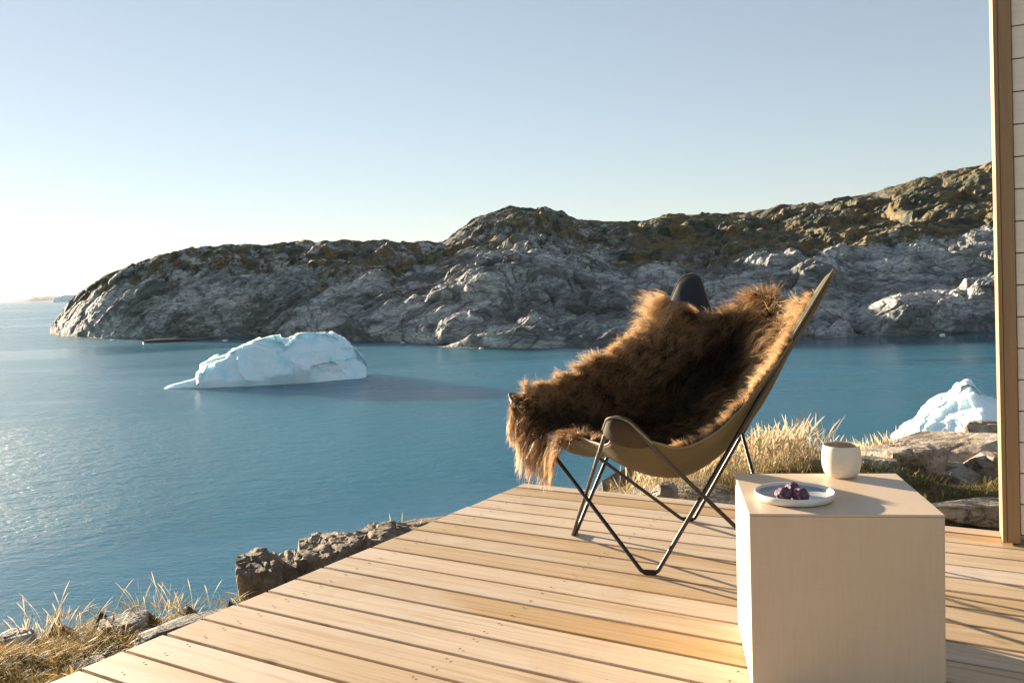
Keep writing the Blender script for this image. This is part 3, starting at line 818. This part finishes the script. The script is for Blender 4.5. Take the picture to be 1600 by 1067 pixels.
o = blades('seeding_grass', tuft_roots(np.array(ct), 3, 0.03, 18), 0.19, 0.26, 0.0012, 19, M_DRY, heads=0.9, segs=7, head_w=1.9)
tag(o, 'thin pale seed stems standing against the water at the lower left', 'grass', kind='stuff')

# ------------------------------------------------------------------ timber deck
rz = math.atan2(DK_P[1], DK_P[0])
deck = empty('timber_deck', (DK_O[0], DK_O[1], 0), rz)
tag(deck, 'pale pine plank deck overlooking the water', 'deck')
# local axes of the deck: x along the boards, y along DK_E
PL = 6.2
plank_me = box_mesh('plank', 0, PL, 0.0, DK_W - 0.0105, -0.028, 0, 0.0022, 2)
last_me = box_mesh('plank', 0, PL, 0.0, DK_W * 0.65 - 0.0105, -0.028, 0, 0.0022, 2)
dr = random.Random(4)
i0 = -32
for i in range(i0, 18):
    o = link('plank', last_me if i == 17 else plank_me, M_DECK, deck)
    o.location = (dr.uniform(-0.003, 0.003), i * DK_W, dr.uniform(-0.0008, 0.0008)); o.rotation_euler = (dr.uniform(-0.004, 0.004), 0, 0)
for j, xx in enumerate((0.10, 0.75, 1.40, 2.05, 2.70, 3.35, 4.0, 4.65, 5.3, 5.95)):
    o = link('joist', box_mesh('joist', xx, xx + 0.045, i0 * DK_W + 0.02, FAR_E - 0.02, -0.135, -0.031), M_JOIST, deck)
# screw heads, two to a board over each joist
V = []; Fs = []
a6 = np.linspace(0, 2 * math.pi, 7, endpoint=False)
for i in range(i0, 18):
    for xx in (0.12, 0.77, 1.42, 2.07, 2.72, 3.37, 4.02, 4.67):
        for yy in (0.026, 0.088):
            if i == 17 and yy > 0.06: continue
            cx, cy = xx + dr.uniform(-0.008, 0.008), i * DK_W + yy + dr.uniform(-0.006, 0.006)
            b = len(V); rad = 0.0036
            for q in a6: V.append((cx + rad * math.cos(q), cy + rad * math.sin(q), 0.0016))
            V.append((cx, cy, 0.0012))
            for k in range(7): Fs.append((b + k, b + (k + 1) % 7, b + 7))
o = link('screw_heads', mesh_np('screw_heads', V, Fs, False), M_SCREW, deck); tag(o, kind='stuff')

# ------------------------------------------------------------------ cabin wall
WA = math.radians(-25)
wp = pix(1567, 850, z=0.0)
wall = empty('cabin_wall', (wp[0], wp[1], 0), WA)
wall.rotation_euler = (0, -0.016, WA)
tag(wall, 'cream painted plank wall of the cabin with a brown timber corner post', 'wall')
WH = 4.2
link('corner_board', box_mesh('corner_board', 0.0, 0.0125, 0.0, 0.13, 0.004, WH, 0.002), M_POST, wall)
link('post', box_mesh('post', 0.0135, 0.050, 0.003, 0.13, 0.004, WH, 0.002), M_POST, wall)
board_me = box_mesh('siding_board', 0.0525, 2.6, 0.018, 0.040, 0.0, 0.0965, 0.002)
zz = 0.03
while zz < WH - 0.1:
    o = link('siding_board', board_me, M_SIDING, wall); o.location = (0, random.uniform(-0.0008, 0.0008), zz)
    zz += 0.1
link('backing', box_mesh('backing', 0.0525, 2.6, 0.042, 0.10, 0.02, WH), M_JOIST, wall)

# ------------------------------------------------------------------ butterfly chair
CH = np.array([0.561, 2.95]); CYAW = 3.555
CF = np.array([math.cos(CYAW), math.sin(CYAW)]); CL = np.array([-math.sin(CYAW), math.cos(CYAW)])
def cw(x, y, z): return np.array([CH[0] + CF[0] * x + CL[0] * y, CH[1] + CF[1] * x + CL[1] * y, z])
def depth_of(p): return p[1]
RODR = 0.0065
K = {}
K['NB'] = pix(1331, 374, depth=2.765); K['FB'] = pix(1082, 393, depth=3.45)
K['NF'] = pix(958, 640, depth=2.40); K['FF'] = pix(784, 603, depth=3.10)
K['P1'] = pix(1015, 894, z=RODR); K['P2'] = pix(898, 832, z=RODR); K['P3'] = pix(1075, 811, z=RODR); K['P4'] = pix(1212, 878, z=RODR)

def arc(p, da, db, R, n=14):
    """circular fillet: tangent length R along both sides"""
    a = math.acos(max(-1, min(1, float(da @ db)))) / 2
    bis = (da + db) / np.linalg.norm(da + db)
    c = p + bis * (R / math.cos(a)); s, e = p + da * R - c, p + db * R - c
    r = np.linalg.norm(s); w = math.acos(max(-1, min(1, float(s @ e) / r / r)))
    if w < 1e-4: return np.array([s + c, e + c])
    return np.array([c + (math.sin((1 - t) * w) * s + math.sin(t * w) * e) / math.sin(w) for t in np.linspace(0, 1, n)])
def rounded(points, radii, n=10):
    """closed polyline with rounded corners (quadratic fillets); radii = length cut back along each side"""
    out = []
    m = len(points)
    for i in range(m):
        p, a, b = points[i], points[i - 1], points[(i + 1) % m]
        da = (a - p) / np.linalg.norm(a - p); db = (b - p) / np.linalg.norm(b - p)
        s, e = p + da * radii[i], p + db * radii[i]
        out += list(arc(p, da, db, radii[i], n))
        # straight run to the next corner, a few points
        nb = points[(i + 1) % m]; e2 = nb + (p - nb) / np.linalg.norm(p - nb) * radii[(i + 1) % m]
        for t in np.linspace(0, 1, 12)[1:-1]: out.append(e + (e2 - e) * t)
    return np.array(out)
def foot(a, p, b, half=0.022):
    """the flat bit of a foot: two points either side"""
    d = (b - a); d[2] = 0; d /= np.linalg.norm(d)
    return p - d * half, p + d * half
chair = empty('butterfly_chair', (CH[0], CH[1], 0))
tag(chair, 'butterfly chair of bent black rods with an olive canvas sling, facing the water', 'chair')
OFF = np.array([CH[0], CH[1], 0.0])
CR_F, CR_B = 0.075, 0.155
for loop in (('NB', 'P1', 'FF', 'P3'), ('FB', 'P2', 'NF', 'P4')):
    pts, rad = [], []
    for i, nme in enumerate(loop):
        if nme[0] == 'P':
            a, b = foot(K[loop[i - 1]], K[nme].copy(), K[loop[(i + 1) % 4]])
            pts += [a, b]; rad += [0.012, 0.012]
        else:
            pts.append(K[nme]); rad.append(CR_B if nme[1] == 'B' else CR_F)
    path = rounded(pts, rad) - OFF
    v, f = tube_np(path, RODR, 10, True)
    link('frame_rod', mesh_np('frame_rod', v, f), M_STEEL, chair)
for nme, a, b in (('P1', 'NB', 'FF'), ('P3', 'NB', 'FF'), ('P2', 'FB', 'NF'), ('P4', 'FB', 'NF')):
    p0, p1 = foot(K[a], K[nme].copy(), K[b], 0.020)
    path = np.array([p0 + (p1 - p0) * t for t in np.linspace(0, 1, 6)]) - OFF
    v, f = tube_np(path, np.array([0.0070, 0.0085, 0.0085, 0.0085, 0.0085, 0.0070]), 10)
    v[:, 2] = np.maximum(v[:, 2], 0.0006)
    link('foot_pad', mesh_np('foot_pad', v, f), M_RUBBER, chair)

# sling: a patch between four edge curves, hung from the rod corners
def corner_tip(c, a, b, R):
    p = K[c]; da = (K[a] - p) / np.linalg.norm(K[a] - p); db = (K[b] - p) / np.linalg.norm(K[b] - p)
    q = arc(p, da, db, R, 15)[7]
    return q, da, db
TIP = {}
NFt, NF_f, NF_s = corner_tip('NF', 'P2', 'P4', CR_F)
FFt, FF_f, FF_s = corner_tip('FF', 'P1', 'P3', CR_F)
NBt, NB_s, NB_b = corner_tip('NB', 'P1', 'P3', CR_B)
FBt, FB_s, FB_b = corner_tip('FB', 'P2', 'P4', CR_B)
def bez_through(pts, ts, n):
    """smooth curve through points at parameters ts (Catmull-Rom style Hermite)"""
    pts = np.array(pts); ts = np.array(ts, float)
    m = np.zeros_like(pts)
    for i in range(len(pts)):
        if i == 0: m[i] = (pts[1] - pts[0]) / (ts[1] - ts[0])
        elif i == len(pts) - 1: m[i] = (pts[-1] - pts[-2]) / (ts[-1] - ts[-2])
        else:
            d0 = (pts[i] - pts[i - 1]) / (ts[i] - ts[i - 1]); d1 = (pts[i + 1] - pts[i]) / (ts[i + 1] - ts[i])
            h0, h1 = ts[i] - ts[i - 1], ts[i + 1] - ts[i]
            m[i] = (d0 * h1 + d1 * h0) / (h0 + h1)
    t = np.linspace(0, 1, n); out = np.zeros((n, 3))
    for q, tt in enumerate(t):
        i = min(max(np.searchsorted(ts, tt, 'right') - 1, 0), len(ts) - 2)
        h = ts[i + 1] - ts[i]; s = (tt - ts[i]) / h
        out[q] = (2*s**3-3*s**2+1)*pts[i] + (s**3-2*s**2+s)*h*m[i] + (-2*s**3+3*s**2)*pts[i+1] + (s**3-s**2)*h*m[i+1]
    return out
NU, NV = 61, 81
def local(p): return np.array([(p[:2] - CH) @ CF, (p[:2] - CH) @ CL, p[2]])
def far_side(tipF, dirF, tipB, dirB):
    a = tipF + dirF * 0.15; b = tipB + dirB * 0.20
    def sag(t, k, dz):
        q = a + (b - a) * t; l = local(q)
        return cw(l[0], l[1] - np.sign(l[1]) * k, l[2] - dz)
    return bez_through([tipF, tipF + dirF * 0.07, a, sag(0.3, 0.035, 0.05), sag(0.65, 0.04, 0.05), b, tipB + dirB * 0.10, tipB], [0, 0.07, 0.16, 0.36, 0.58, 0.78, 0.89, 1.0], NV)
near_pts = [NFt, NFt + NF_s * 0.07, pix(1029, 693, depth=2.475), pix(1064, 699, depth=2.53), pix(1112, 680, depth=2.58), pix(1156, 640, depth=2.63), pix(1196, 590, depth=2.67), pix(1227, 549, depth=2.70), NBt + NB_s * 0.13, NBt]
E_near = bez_through(near_pts, [0, 0.06, 0.15, 0.24, 0.36, 0.49, 0.61, 0.71, 0.86, 1.0], NV)
E_far = far_side(FFt, FF_s, FBt, FB_s)
def end_edge(tN, dN, tF, dF, L, mid):
    return bez_through([tN, tN + dN * L * 0.5, tN + dN * L, mid, tF + dF * L, tF + dF * L * 0.5, tF], [0, 0.07, 0.16, 0.5, 0.84, 0.93, 1.0], NU)
E_front = end_edge(NFt, NF_f, FFt, FF_f, 0.13, cw(0.41, 0.0, 0.405))
E_back = end_edge(NBt, NB_b, FBt, FB_b, 0.20, cw(-0.37, 0.0, 0.81))
spine = bez_through([E_front[NU // 2], cw(0.355, 0, 0.365), cw(0.20, 0, 0.320), cw(0.05, 0, 0.332), cw(-0.10, 0, 0.405), cw(-0.235, 0, 0.55), cw(-0.325, 0, 0.70), E_back[NU // 2]], [0, 0.08, 0.26, 0.42, 0.58, 0.74, 0.88, 1.0], NV)
u = np.linspace(0, 1, NU)[None, :, None]; v = np.linspace(0, 1, NV)[:, None, None]
coons = (1 - u) * E_near[:, None] + u * E_far[:, None] + (1 - v) * E_front[None] + v * E_back[None] \
    - ((1 - u) * (1 - v) * NFt + u * (1 - v) * FFt + (1 - u) * v * NBt + u * v * FBt)
wu = 1 - np.abs(2 * u - 1) ** 1.6
SL = coons + (spine[:, None] - coons[:, NU // 2][:, None]) * wu
# soft creases radiating from the front corners
g = SL.reshape(-1, 3)
SL = SL + (fbm(g * np.array([9, 9, 5]), 3, 3) * 0.006).reshape(NV, NU, 1) * np.array([0, 0, 1]) * (wu + 0.1)
def normals(G):
    du = np.gradient(G, axis=1); dv = np.gradient(G, axis=0)
    n = np.cross(du, dv); n /= np.linalg.norm(n, axis=2)[..., None] + 1e-12
    if n[NV // 2, NU // 2][2] < 0: n = -n
    return n
SN = normals(SL)
def solid_sheet(G, N, th):
    nr, nc = G.shape[:2]
    V = np.concatenate([G.reshape(-1, 3), (G - N * th).reshape(-1, 3)])
    f = grid_faces(nr, nc); n0 = nr * nc
    F = [f, f[:, ::-1] + n0]
    ring = np.concatenate([np.arange(nc), np.arange(1, nr) * nc + nc - 1, (nr - 1) * nc + np.arange(nc - 2, -1, -1), np.arange(nr - 2, 0, -1) * nc])
    nx = np.roll(ring, -1)
    F.append(np.stack([ring, ring + n0, nx + n0, nx], 1))
    return V, np.concatenate(F)
v_, f_ = solid_sheet(SL, SN, 0.003)
sling = link('sling', mesh_np('sling', v_ - OFF, f_), M_CANVAS, chair)
# piped hem round the sling
hem = np.concatenate([E_near, E_back[1:], E_far[::-1][1:], E_front[::-1][1:-1]])
hem = np.concatenate([SL[:, 0], SL[-1, 1:], SL[::-1, -1][1:], SL[0, ::-1][1:-1]])
v_, f_ = tube_np(hem - OFF, 0.0036, 6, True)
link('hem', mesh_np('hem', v_, f_), M_PIPING, sling)
# rounded pockets over the rod corners
def pocket(corner, da, db, L, R, material, bulge=0.012, L2=None):
    p = K[corner]
    arc = rounded_corner(p, da, db, R)
    a, b = p + da * L, p + db * (L2 or L)
    outline = np.concatenate([[a], arc, [b]])
    cen = (a + b) / 2
    nrm = np.cross(da, db); nrm /= np.linalg.norm(nrm)
    n = len(outline); rings = 10
    for side in (1, -1):
        pass
    V = []; 
    for s in (1, -1):
        for k in range(rings):
            t = k / (rings - 1)
            q = cen + (outline - cen) * t
            out = (outline - cen); 
            V.append(q + out / (np.linalg.norm(out, axis=1)[:, None] + 1e-9) * 0.0115 * t + s * nrm[None] * (bulge * (1 - t ** 2) + 0.0125 * math.sqrt(max(0, 1 - t ** 8))))
    V = np.array(V).reshape(2, rings, n, 3)
    f = grid_faces(rings, n)
    F = np.concatenate([f, f[:, ::-1] + rings * n])
    j = np.arange(n - 1); r0 = (rings - 1) * n
    F = np.concatenate([F, np.stack([r0 + j, r0 + j + 1, r0 + j + 1 + rings * n, r0 + j + rings * n], 1)])
    o = link('pocket', mesh_np('pocket', V.reshape(-1, 3) - OFF, F), material, chair)
    rim = outline + (outline - cen) / np.linalg.norm(outline - cen, axis=1)[:, None] * 0.0117
    v_, f_ = tube_np(rim - OFF, 0.0032, 6)
    link('piping', mesh_np('piping', v_, f_), M_PIPING, o)
def rounded_corner(p, da, db, R, n=18):
    return arc(p, da, db, R, n)
pocket('NF', NF_f, NF_s, 0.120, CR_F, M_LEATHER, 0.022, L2=0.155)
pocket('FF', FF_f, FF_s, 0.14, CR_F, M_BLACK)
pocket('NB', NB_s, NB_b, 0.37, CR_B, M_CANVAS, 0.006)
pocket('FB', FB_s, FB_b, 0.33, CR_B, M_BLACK)

# ------------------------------------------------------------------ sheepskin throw
skin = empty('sheepskin', (CH[0], CH[1], 0.3))
tag(skin, 'long-haired dark brown sheepskin draped over the chair', 'sheepskin')
SOFF = np.array([CH[0], CH[1], 0.3])
def samp(G, uu, vv):
    """bilinear sample of a (NV,NU,3) grid"""
    x = np.clip(uu, 0, 1) * (NU - 1); y = np.clip(vv, 0, 1) * (NV - 1)
    i = np.minimum(x.astype(int), NU - 2); j = np.minimum(y.astype(int), NV - 2)
    fx = (x - i)[:, None]; fy = (y - j)[:, None]
    return (G[j, i] * (1 - fx) + G[j, i + 1] * fx) * (1 - fy) + (G[j + 1, i] * (1 - fx) + G[j + 1, i + 1] * fx) * fy
F3 = np.array([CF[0], CF[1], 0.0]); L3 = np.array([CL[0], CL[1], 0.0])
def hide(uu, vv):
    """points of the hide; vv < 0 hangs over the front edge, vv > 1 over the back edge; u 0 = near side, 1 = far side"""
    a = 0.012 + 0.973 * uu
    base = samp(SL, a, np.clip(vv, 0.02, 0.985)); n = samp(SN, a, np.clip(vv, 0.02, 0.985))
    p = base + n * (0.004 + 0.012 * sstep(0.0, 0.15, uu))[:, None]
    # on the far side it is stretched from corner to corner
    ch0, ch1 = FFt + FF_s * 0.04 + np.array([0, 0, 0.012]), FBt + FB_s * 0.16 + np.array([0, 0, 0.02])
    vv1 = np.clip(vv, 0, 1)[:, None]
    chord = ch0 + (ch1 - ch0) * vv1 - np.array([0, 0, 0.10]) * vv1 * (1 - vv1) * 1.6
    edge = samp(SL, np.full(len(uu), 0.985), np.clip(vv, 0.02, 0.985))
    wgt = sstep(0.45, 1.0, uu) * sstep(1.05, 0.75, vv) * sstep(-0.10, 0.10, vv)
    p = p + (chord - edge) * wgt[:, None]
    lump = fbm(np.stack([uu * 5, vv * 6, uu * 0], 1), 3, 44)
    p = p + n * (0.016 * (lump + 0.5) * sstep(0.0, 0.2, uu))[:, None]
    ov = np.clip(-vv, 0, 1)
    p = p + F3 * (np.minimum(ov, 0.04) * 1.25)[:, None] - np.array([0, 0, 1.0]) * (np.maximum(ov - 0.03, 0) * 0.95)[:, None]
    ob = np.clip(vv - 1, 0, 1)
    p = p - F3 * (np.minimum(ob, 0.05) * 0.9)[:, None] - np.array([0, 0, 1.0]) * (np.maximum(ob - 0.02, 0) * 0.9)[:, None]
    return p
def v_range(uu):
    lo = np.where(uu > 0.55, -0.01 - 0.105 * sstep(0.48, 0.72, uu), 0.03 - 0.05 * sstep(0.2, 0.55, uu))
    lo = np.where(uu < 0.30, 0.03 + 0.16 * sstep(0.30, 0.08, uu), lo)
    hi = 1.0 + 0.07 * np.sin(np.clip(uu, 0, 1) * math.pi) - 0.10 * sstep(0.80, 1.0, uu) - 0.08 * sstep(0.12, 0.0, uu)
    return lo, hi
hu, hv = 56, 90
UU, TT = np.meshgrid(np.linspace(0, 1, hu), np.linspace(0, 1, hv))
lo, hi = v_range(UU.ravel()); VVv = lo + (hi - lo) * TT.ravel()
HP = hide(UU.ravel(), VVv).reshape(hv, hu, 3)
du = np.gradient(HP, axis=1); dv = np.gradient(HP, axis=0)
HN = np.cross(du, dv); HN /= np.linalg.norm(HN, axis=2)[..., None] + 1e-9
if HN[hv // 2, hu // 2][2] < 0: HN = -HN
v_, f_ = solid_sheet(HP, HN, 0.006)
link('hide', mesh_np('hide', v_ - SOFF, f_), M_HIDE, skin)
def samp2(G, x, y):
    i = np.minimum(x.astype(int), hu - 2); j = np.minimum(y.astype(int), hv - 2)
    fx = (x - i)[:, None]; fy = (y - j)[:, None]
    return (G[j, i] * (1 - fx) + G[j, i + 1] * fx) * (1 - fy) + (G[j + 1, i] * (1 - fx) + G[j + 1, i + 1] * fx) * fy
def fur(n, seed):
    r = np.random.default_rng(seed)
    area = np.linalg.norm(np.cross(du, dv), axis=2)[:-1, :-1]
    area = area + area.mean() * 0.15
    cells = r.choice(area.size, n, p=(area / area.sum()).ravel())
    y = cells // (hu - 1) + r.random(n); x = cells % (hu - 1) + r.random(n)
    # denser fringe on the borders
    nb = n // 7
    pick = r.integers(0, 4, nb)
    t = r.random(nb)
    x[:nb] = np.where(pick == 0, t * (hu - 1), np.where(pick == 1, t * (hu - 1), np.where(pick == 2, 0.2, hu - 1.2)))
    y[:nb] = np.where(pick == 0, 0.3, np.where(pick == 1, hv - 1.3, t * (hv - 1)))
    root = samp2(HP, x, y); N = samp2(HN, x, y); N /= np.linalg.norm(N, axis=1)[:, None]
    dV = samp2(dv, x, y); dV /= np.linalg.norm(dV, axis=1)[:, None] + 1e-9
    dU = samp2(du, x, y); dU /= np.linalg.norm(dU, axis=1)[:, None] + 1e-9
    s = x / (hu - 1); t = y / (hv - 1)
    # locks: jittered cells over the hide
    cs = np.array([1.15, 1.3])
    ci = np.floor(np.stack([x / cs[0], y / cs[1]], 1) + r.normal(size=(n, 2)) * 0.18).astype(np.int64)
    hsh = lambda k: _hash(ci[:, 0], ci[:, 1], ci[:, 0] * 0, seed + k) / 4294967295.0
    lockv = np.stack([hsh(1) - 0.5, hsh(2) - 0.5, hsh(3) - 0.5], 1)
    cx = np.clip((ci[:, 0] + 0.5) * cs[0], 0, hu - 1.01); cy = np.clip((ci[:, 1] + 0.5) * cs[1], 0, hv - 1.01)
    cen = samp2(HP, cx, cy)
    side = sstep(0.62, 1.0, s) - sstep(0.38, 0.0, s)                  # lies outwards on the flanks
    flow = fbm(np.stack([s * 4, t * 5, s * 0], 1), 3, 91)
    comb = -dV * (0.75 + 0.2 * flow)[:, None] + dU * (side * 0.55 + 0.5 * flow)[:, None]
    D0 = N * 0.75 + comb * 0.65 + lockv * 0.62 + r.normal(size=(n, 3)) * 0.16
    rimf = sstep(0.07, 0.0, s)
    D0 = D0 * (1 - 0.5 * rimf)[:, None] + np.where((r.random(n) < 0.45)[:, None], -dU * 0.8 + np.array([0, 0, -0.25]), -dU * 0.25 + np.array([0, 0, 0.25])) * rimf[:, None]
    hang = sstep(0.13, 0.04, t) * sstep(0.45, 0.65, s)
    D0 = D0 * (1 - 0.72 * hang)[:, None] + np.array([0.30, 0.05, -0.75]) * hang[:, None]
    D0 /= np.linalg.norm(D0, axis=1)[:, None]
    Lh = (0.062 + 0.030 * hsh(4)) * r.uniform(0.65, 1.12, n)
    Lh *= 1.0 + 0.35 * sstep(0.85, 1.0, s) - 0.12 * sstep(0.16, 0.03, t) * sstep(0.45, 0.7, s)
    tuft = np.exp(-((s - 0.93) / 0.06) ** 2 - ((t - 0.97) / 0.06) ** 2)
    Lh *= 1.0 + 1.35 * tuft + 0.25 * sstep(0.82, 0.96, t)
    D0 = D0 + np.array([0, 0, 1.0]) * (1.6 * tuft + 0.8 * sstep(0.80, 0.95, t) * sstep(0.02, 0.2, s))[:, None]; D0 /= np.linalg.norm(D0, axis=1)[:, None]
    Lh *= 1.0 - 0.35 * sstep(0.12, 0.0, s) - 0.45 * sstep(0.10, 0.0, t) * sstep(0.55, 0.35, s)
    Lh *= 1.0 - 0.55 * sstep(0.90, 0.97, s) * sstep(0.16, 0.08, t)
    grav = 0.30 + 0.35 * r.random(n)
    segs = 6
    wv = np.cross(D0, r.normal(size=(n, 3))); wv /= np.linalg.norm(wv, axis=1)[:, None] + 1e-9
    curl = np.cross(D0, lockv + 1e-3); curl /= np.linalg.norm(curl, axis=1)[:, None] + 1e-9
    V = np.zeros((n, segs + 1, 2, 3)); Kk = np.zeros((n, segs + 1, 2))
    tipc = cen + (N * 0.75 + comb * 0.65 + lockv * 0.62 - np.array([0, 0, 1.2]) * hang[:, None]) * (Lh * 0.95)[:, None]
    for j in range(segs + 1):
        k = j / segs
        c = root + D0 * (Lh * k)[:, None]
        pull = 0.42 * k ** 1.5
        c = c * (1 - pull) + (cen * (1 - k) + tipc * k) * pull
        c = c + curl * (0.010 * np.sin(k * 5.5 + hsh(5) * 6.28) * k)[:, None]
        c[:, 2] -= grav * Lh * k * k * 0.8
        w = 0.00062 * (1 - 0.8 * k) * (0.8 + 0.5 * r.random(n))
        V[:, j, 0] = c - wv * w[:, None]; V[:, j, 1] = c + wv * w[:, None]; Kk[:, j] = k
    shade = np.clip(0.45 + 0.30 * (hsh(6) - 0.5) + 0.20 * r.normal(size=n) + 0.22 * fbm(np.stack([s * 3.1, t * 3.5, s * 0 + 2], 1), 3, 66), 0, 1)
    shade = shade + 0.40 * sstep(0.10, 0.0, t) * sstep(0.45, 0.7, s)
    # seat hollow's shade painted into the fur dark, sunlit flank and back painted paler
    hollow_shade = np.exp(-((s - 0.56 - 0.08 * flow) / 0.20) ** 2) * sstep(0.02, 0.15, t) * sstep(0.95, 0.72, t)
    shade = np.clip(shade - 0.48 * hollow_shade + 0.34 * sstep(0.45, 0.22, s) + 0.25 * sstep(0.80, 0.95, t) + 0.12 * sstep(0.85, 0.97, s), 0, 1)
    nv = (segs + 1) * 2; jj = np.arange(segs)
    f0 = np.stack([jj * 2, jj * 2 + 1, jj * 2 + 3, jj * 2 + 2], 1)
    Fc = (f0[None] + (np.arange(n) * nv)[:, None, None]).reshape(-1, 4)
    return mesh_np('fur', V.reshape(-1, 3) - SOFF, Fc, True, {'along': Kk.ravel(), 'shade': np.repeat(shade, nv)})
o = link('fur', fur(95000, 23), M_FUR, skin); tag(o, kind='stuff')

# ------------------------------------------------------------------ side table
TS = 0.3911; TTH = 0.1725
tab = empty('side_table', (0.4873, 1.841, 0.0), -TTH)
tag(tab, 'cube side table of pale veneered panels holding the cup and plate', 'table')
th = 0.016
tp = 0.005
link('top_panel', box_mesh('top_panel', 0, TS, 0, TS, TS - tp, TS, 0.0022, 3), M_TABLE, tab)
link('front_panel', box_mesh('front_panel', 0.0012, TS - 0.0012, 0.0012, th, 0.002, TS - tp - 0.0005, 0.0013), M_TABLE, tab)
link('back_panel', box_mesh('back_panel', 0.0012, TS - 0.0012, TS - th, TS - 0.0012, 0.002, TS - tp - 0.0005, 0.0013), M_TABLE, tab)
link('side_panel', box_mesh('side_panel', 0.0006, th, th + 0.0006, TS - th - 0.0006, 0.002, TS - tp - 0.0005, 0.0013), M_TABLE, tab)
link('side_panel', box_mesh('side_panel', TS - th, TS - 0.0006, th + 0.0006, TS - th - 0.0006, 0.002, TS - tp - 0.0005, 0.0013), M_TABLE, tab)

# plate
c = pix(1241, 779, z=TS)
pl = empty('plate', (c[0], c[1], TS + 0.0006))
tag(pl, 'round cream stoneware plate with a raised rim and grey blue glaze on the table', 'plate')
R = 0.0865
v_, f_ = lathe_np([(0.001, 0.0), (R * 0.86, 0.0), (R * 0.95, 0.002), (R * 0.99, 0.008), (R, 0.0165), (R * 0.985, 0.0185), (R * 0.965, 0.0170), (R * 0.95, 0.0120)], 64)
link('body', mesh_np('body', v_, f_), M_PLATE, pl)
v_, f_ = lathe_np([(R * 0.951, 0.0121), (R * 0.94, 0.0085), (R * 0.90, 0.0062), (R * 0.5, 0.0056), (0.0008, 0.0056)], 64)
link('glaze', mesh_np('glaze', v_, f_), M_GLAZE, pl)
# sweets
def sweet(px, py, z, rad, seed, label):
    c = pix(px, py, z=z)
    bm = bmesh.new(); bmesh.ops.create_icosphere(bm, subdivisions=4, radius=1)
    P = np.array([v.co[:] for v in bm.verts])
    f1, f2, cid = worley(P * 2.3 + seed, seed)
    P = P * (1 + 0.10 * fbm(P * 2.5 + seed, 4, seed) + 0.10 * np.minimum(f2 - f1, 0.4))[:, None] * np.array([1, 1, 0.88]) * rad
    P[:, 2] = np.maximum(P[:, 2], -rad * 0.72)
    for v, q in zip(bm.verts, P): v.co = q
    for f in bm.faces: f.smooth = True
    me = bpy.data.meshes.new('chocolate_truffle'); bm.to_mesh(me); bm.free()
    o = link('chocolate_truffle', me, M_CHOC); o.location = (c[0], c[1], z)
    tag(o, label, 'truffle', 'dark truffles on the plate')
zp = TS + 0.0062
sweet(1224, 772, zp + 0.0130, 0.0180, 3, 'dark crusted truffle at the left of the plate, in front')
sweet(1251, 773, zp + 0.0127, 0.0176, 8, 'dark crusted truffle at the right on the plate, nearest the cup')
sweet(1239, 764, zp + 0.0122, 0.0168, 14, 'dark truffle half hidden behind the other two on the plate')
# cup
c = pix(1315, 744, z=TS)
cup = empty('cup', (c[0], c[1], TS + 0.0006))
tag(cup, 'handleless barrel shaped cream stoneware cup at the rear of the table', 'cup')
k = 0.0465
v_, f_ = lathe_np([(0.001, 0.0), (k * 0.66, 0.0), (k * 0.74, 0.002), (k * 0.88, 0.011), (k * 0.97, 0.025), (k, 0.040), (k * 0.99, 0.054), (k * 0.955, 0.068), (k * 0.92, 0.0775), (k * 0.905, 0.0788), (k * 0.88, 0.0778)], 64)
link('body', mesh_np('body', v_, f_), M_CREAM, cup)
v_, f_ = lathe_np([(k * 0.879, 0.0776), (k * 0.91, 0.066), (k * 0.94, 0.052), (k * 0.94, 0.040)], 64)
link('inner_glaze', mesh_np('inner_glaze', v_, f_), M_MUGIN, cup)
v_, f_ = lathe_np([(k * 0.935, 0.056), (0.0008, 0.056)], 64)
link('coffee', mesh_np('coffee', v_, f_), M_COFFEE, cup)

# ------------------------------------------------------------------ air: thin sea haze
t = NT('sea_haze'); t.t.nodes.remove(t.b)
vol = t.n('ShaderNodeVolumePrincipled', {'Color': (0.90, 0.94, 1.0), 'Density': 1.6e-5, 'Anisotropy': 0.0})
t.l(vol.outputs[0], t.out.inputs['Volume'])
hz = link('haze', box_mesh('haze', -24000, 20000, -400, 32000, SEA_Z - 6.5, 230), t.m)
tag(hz, kind='stuff')
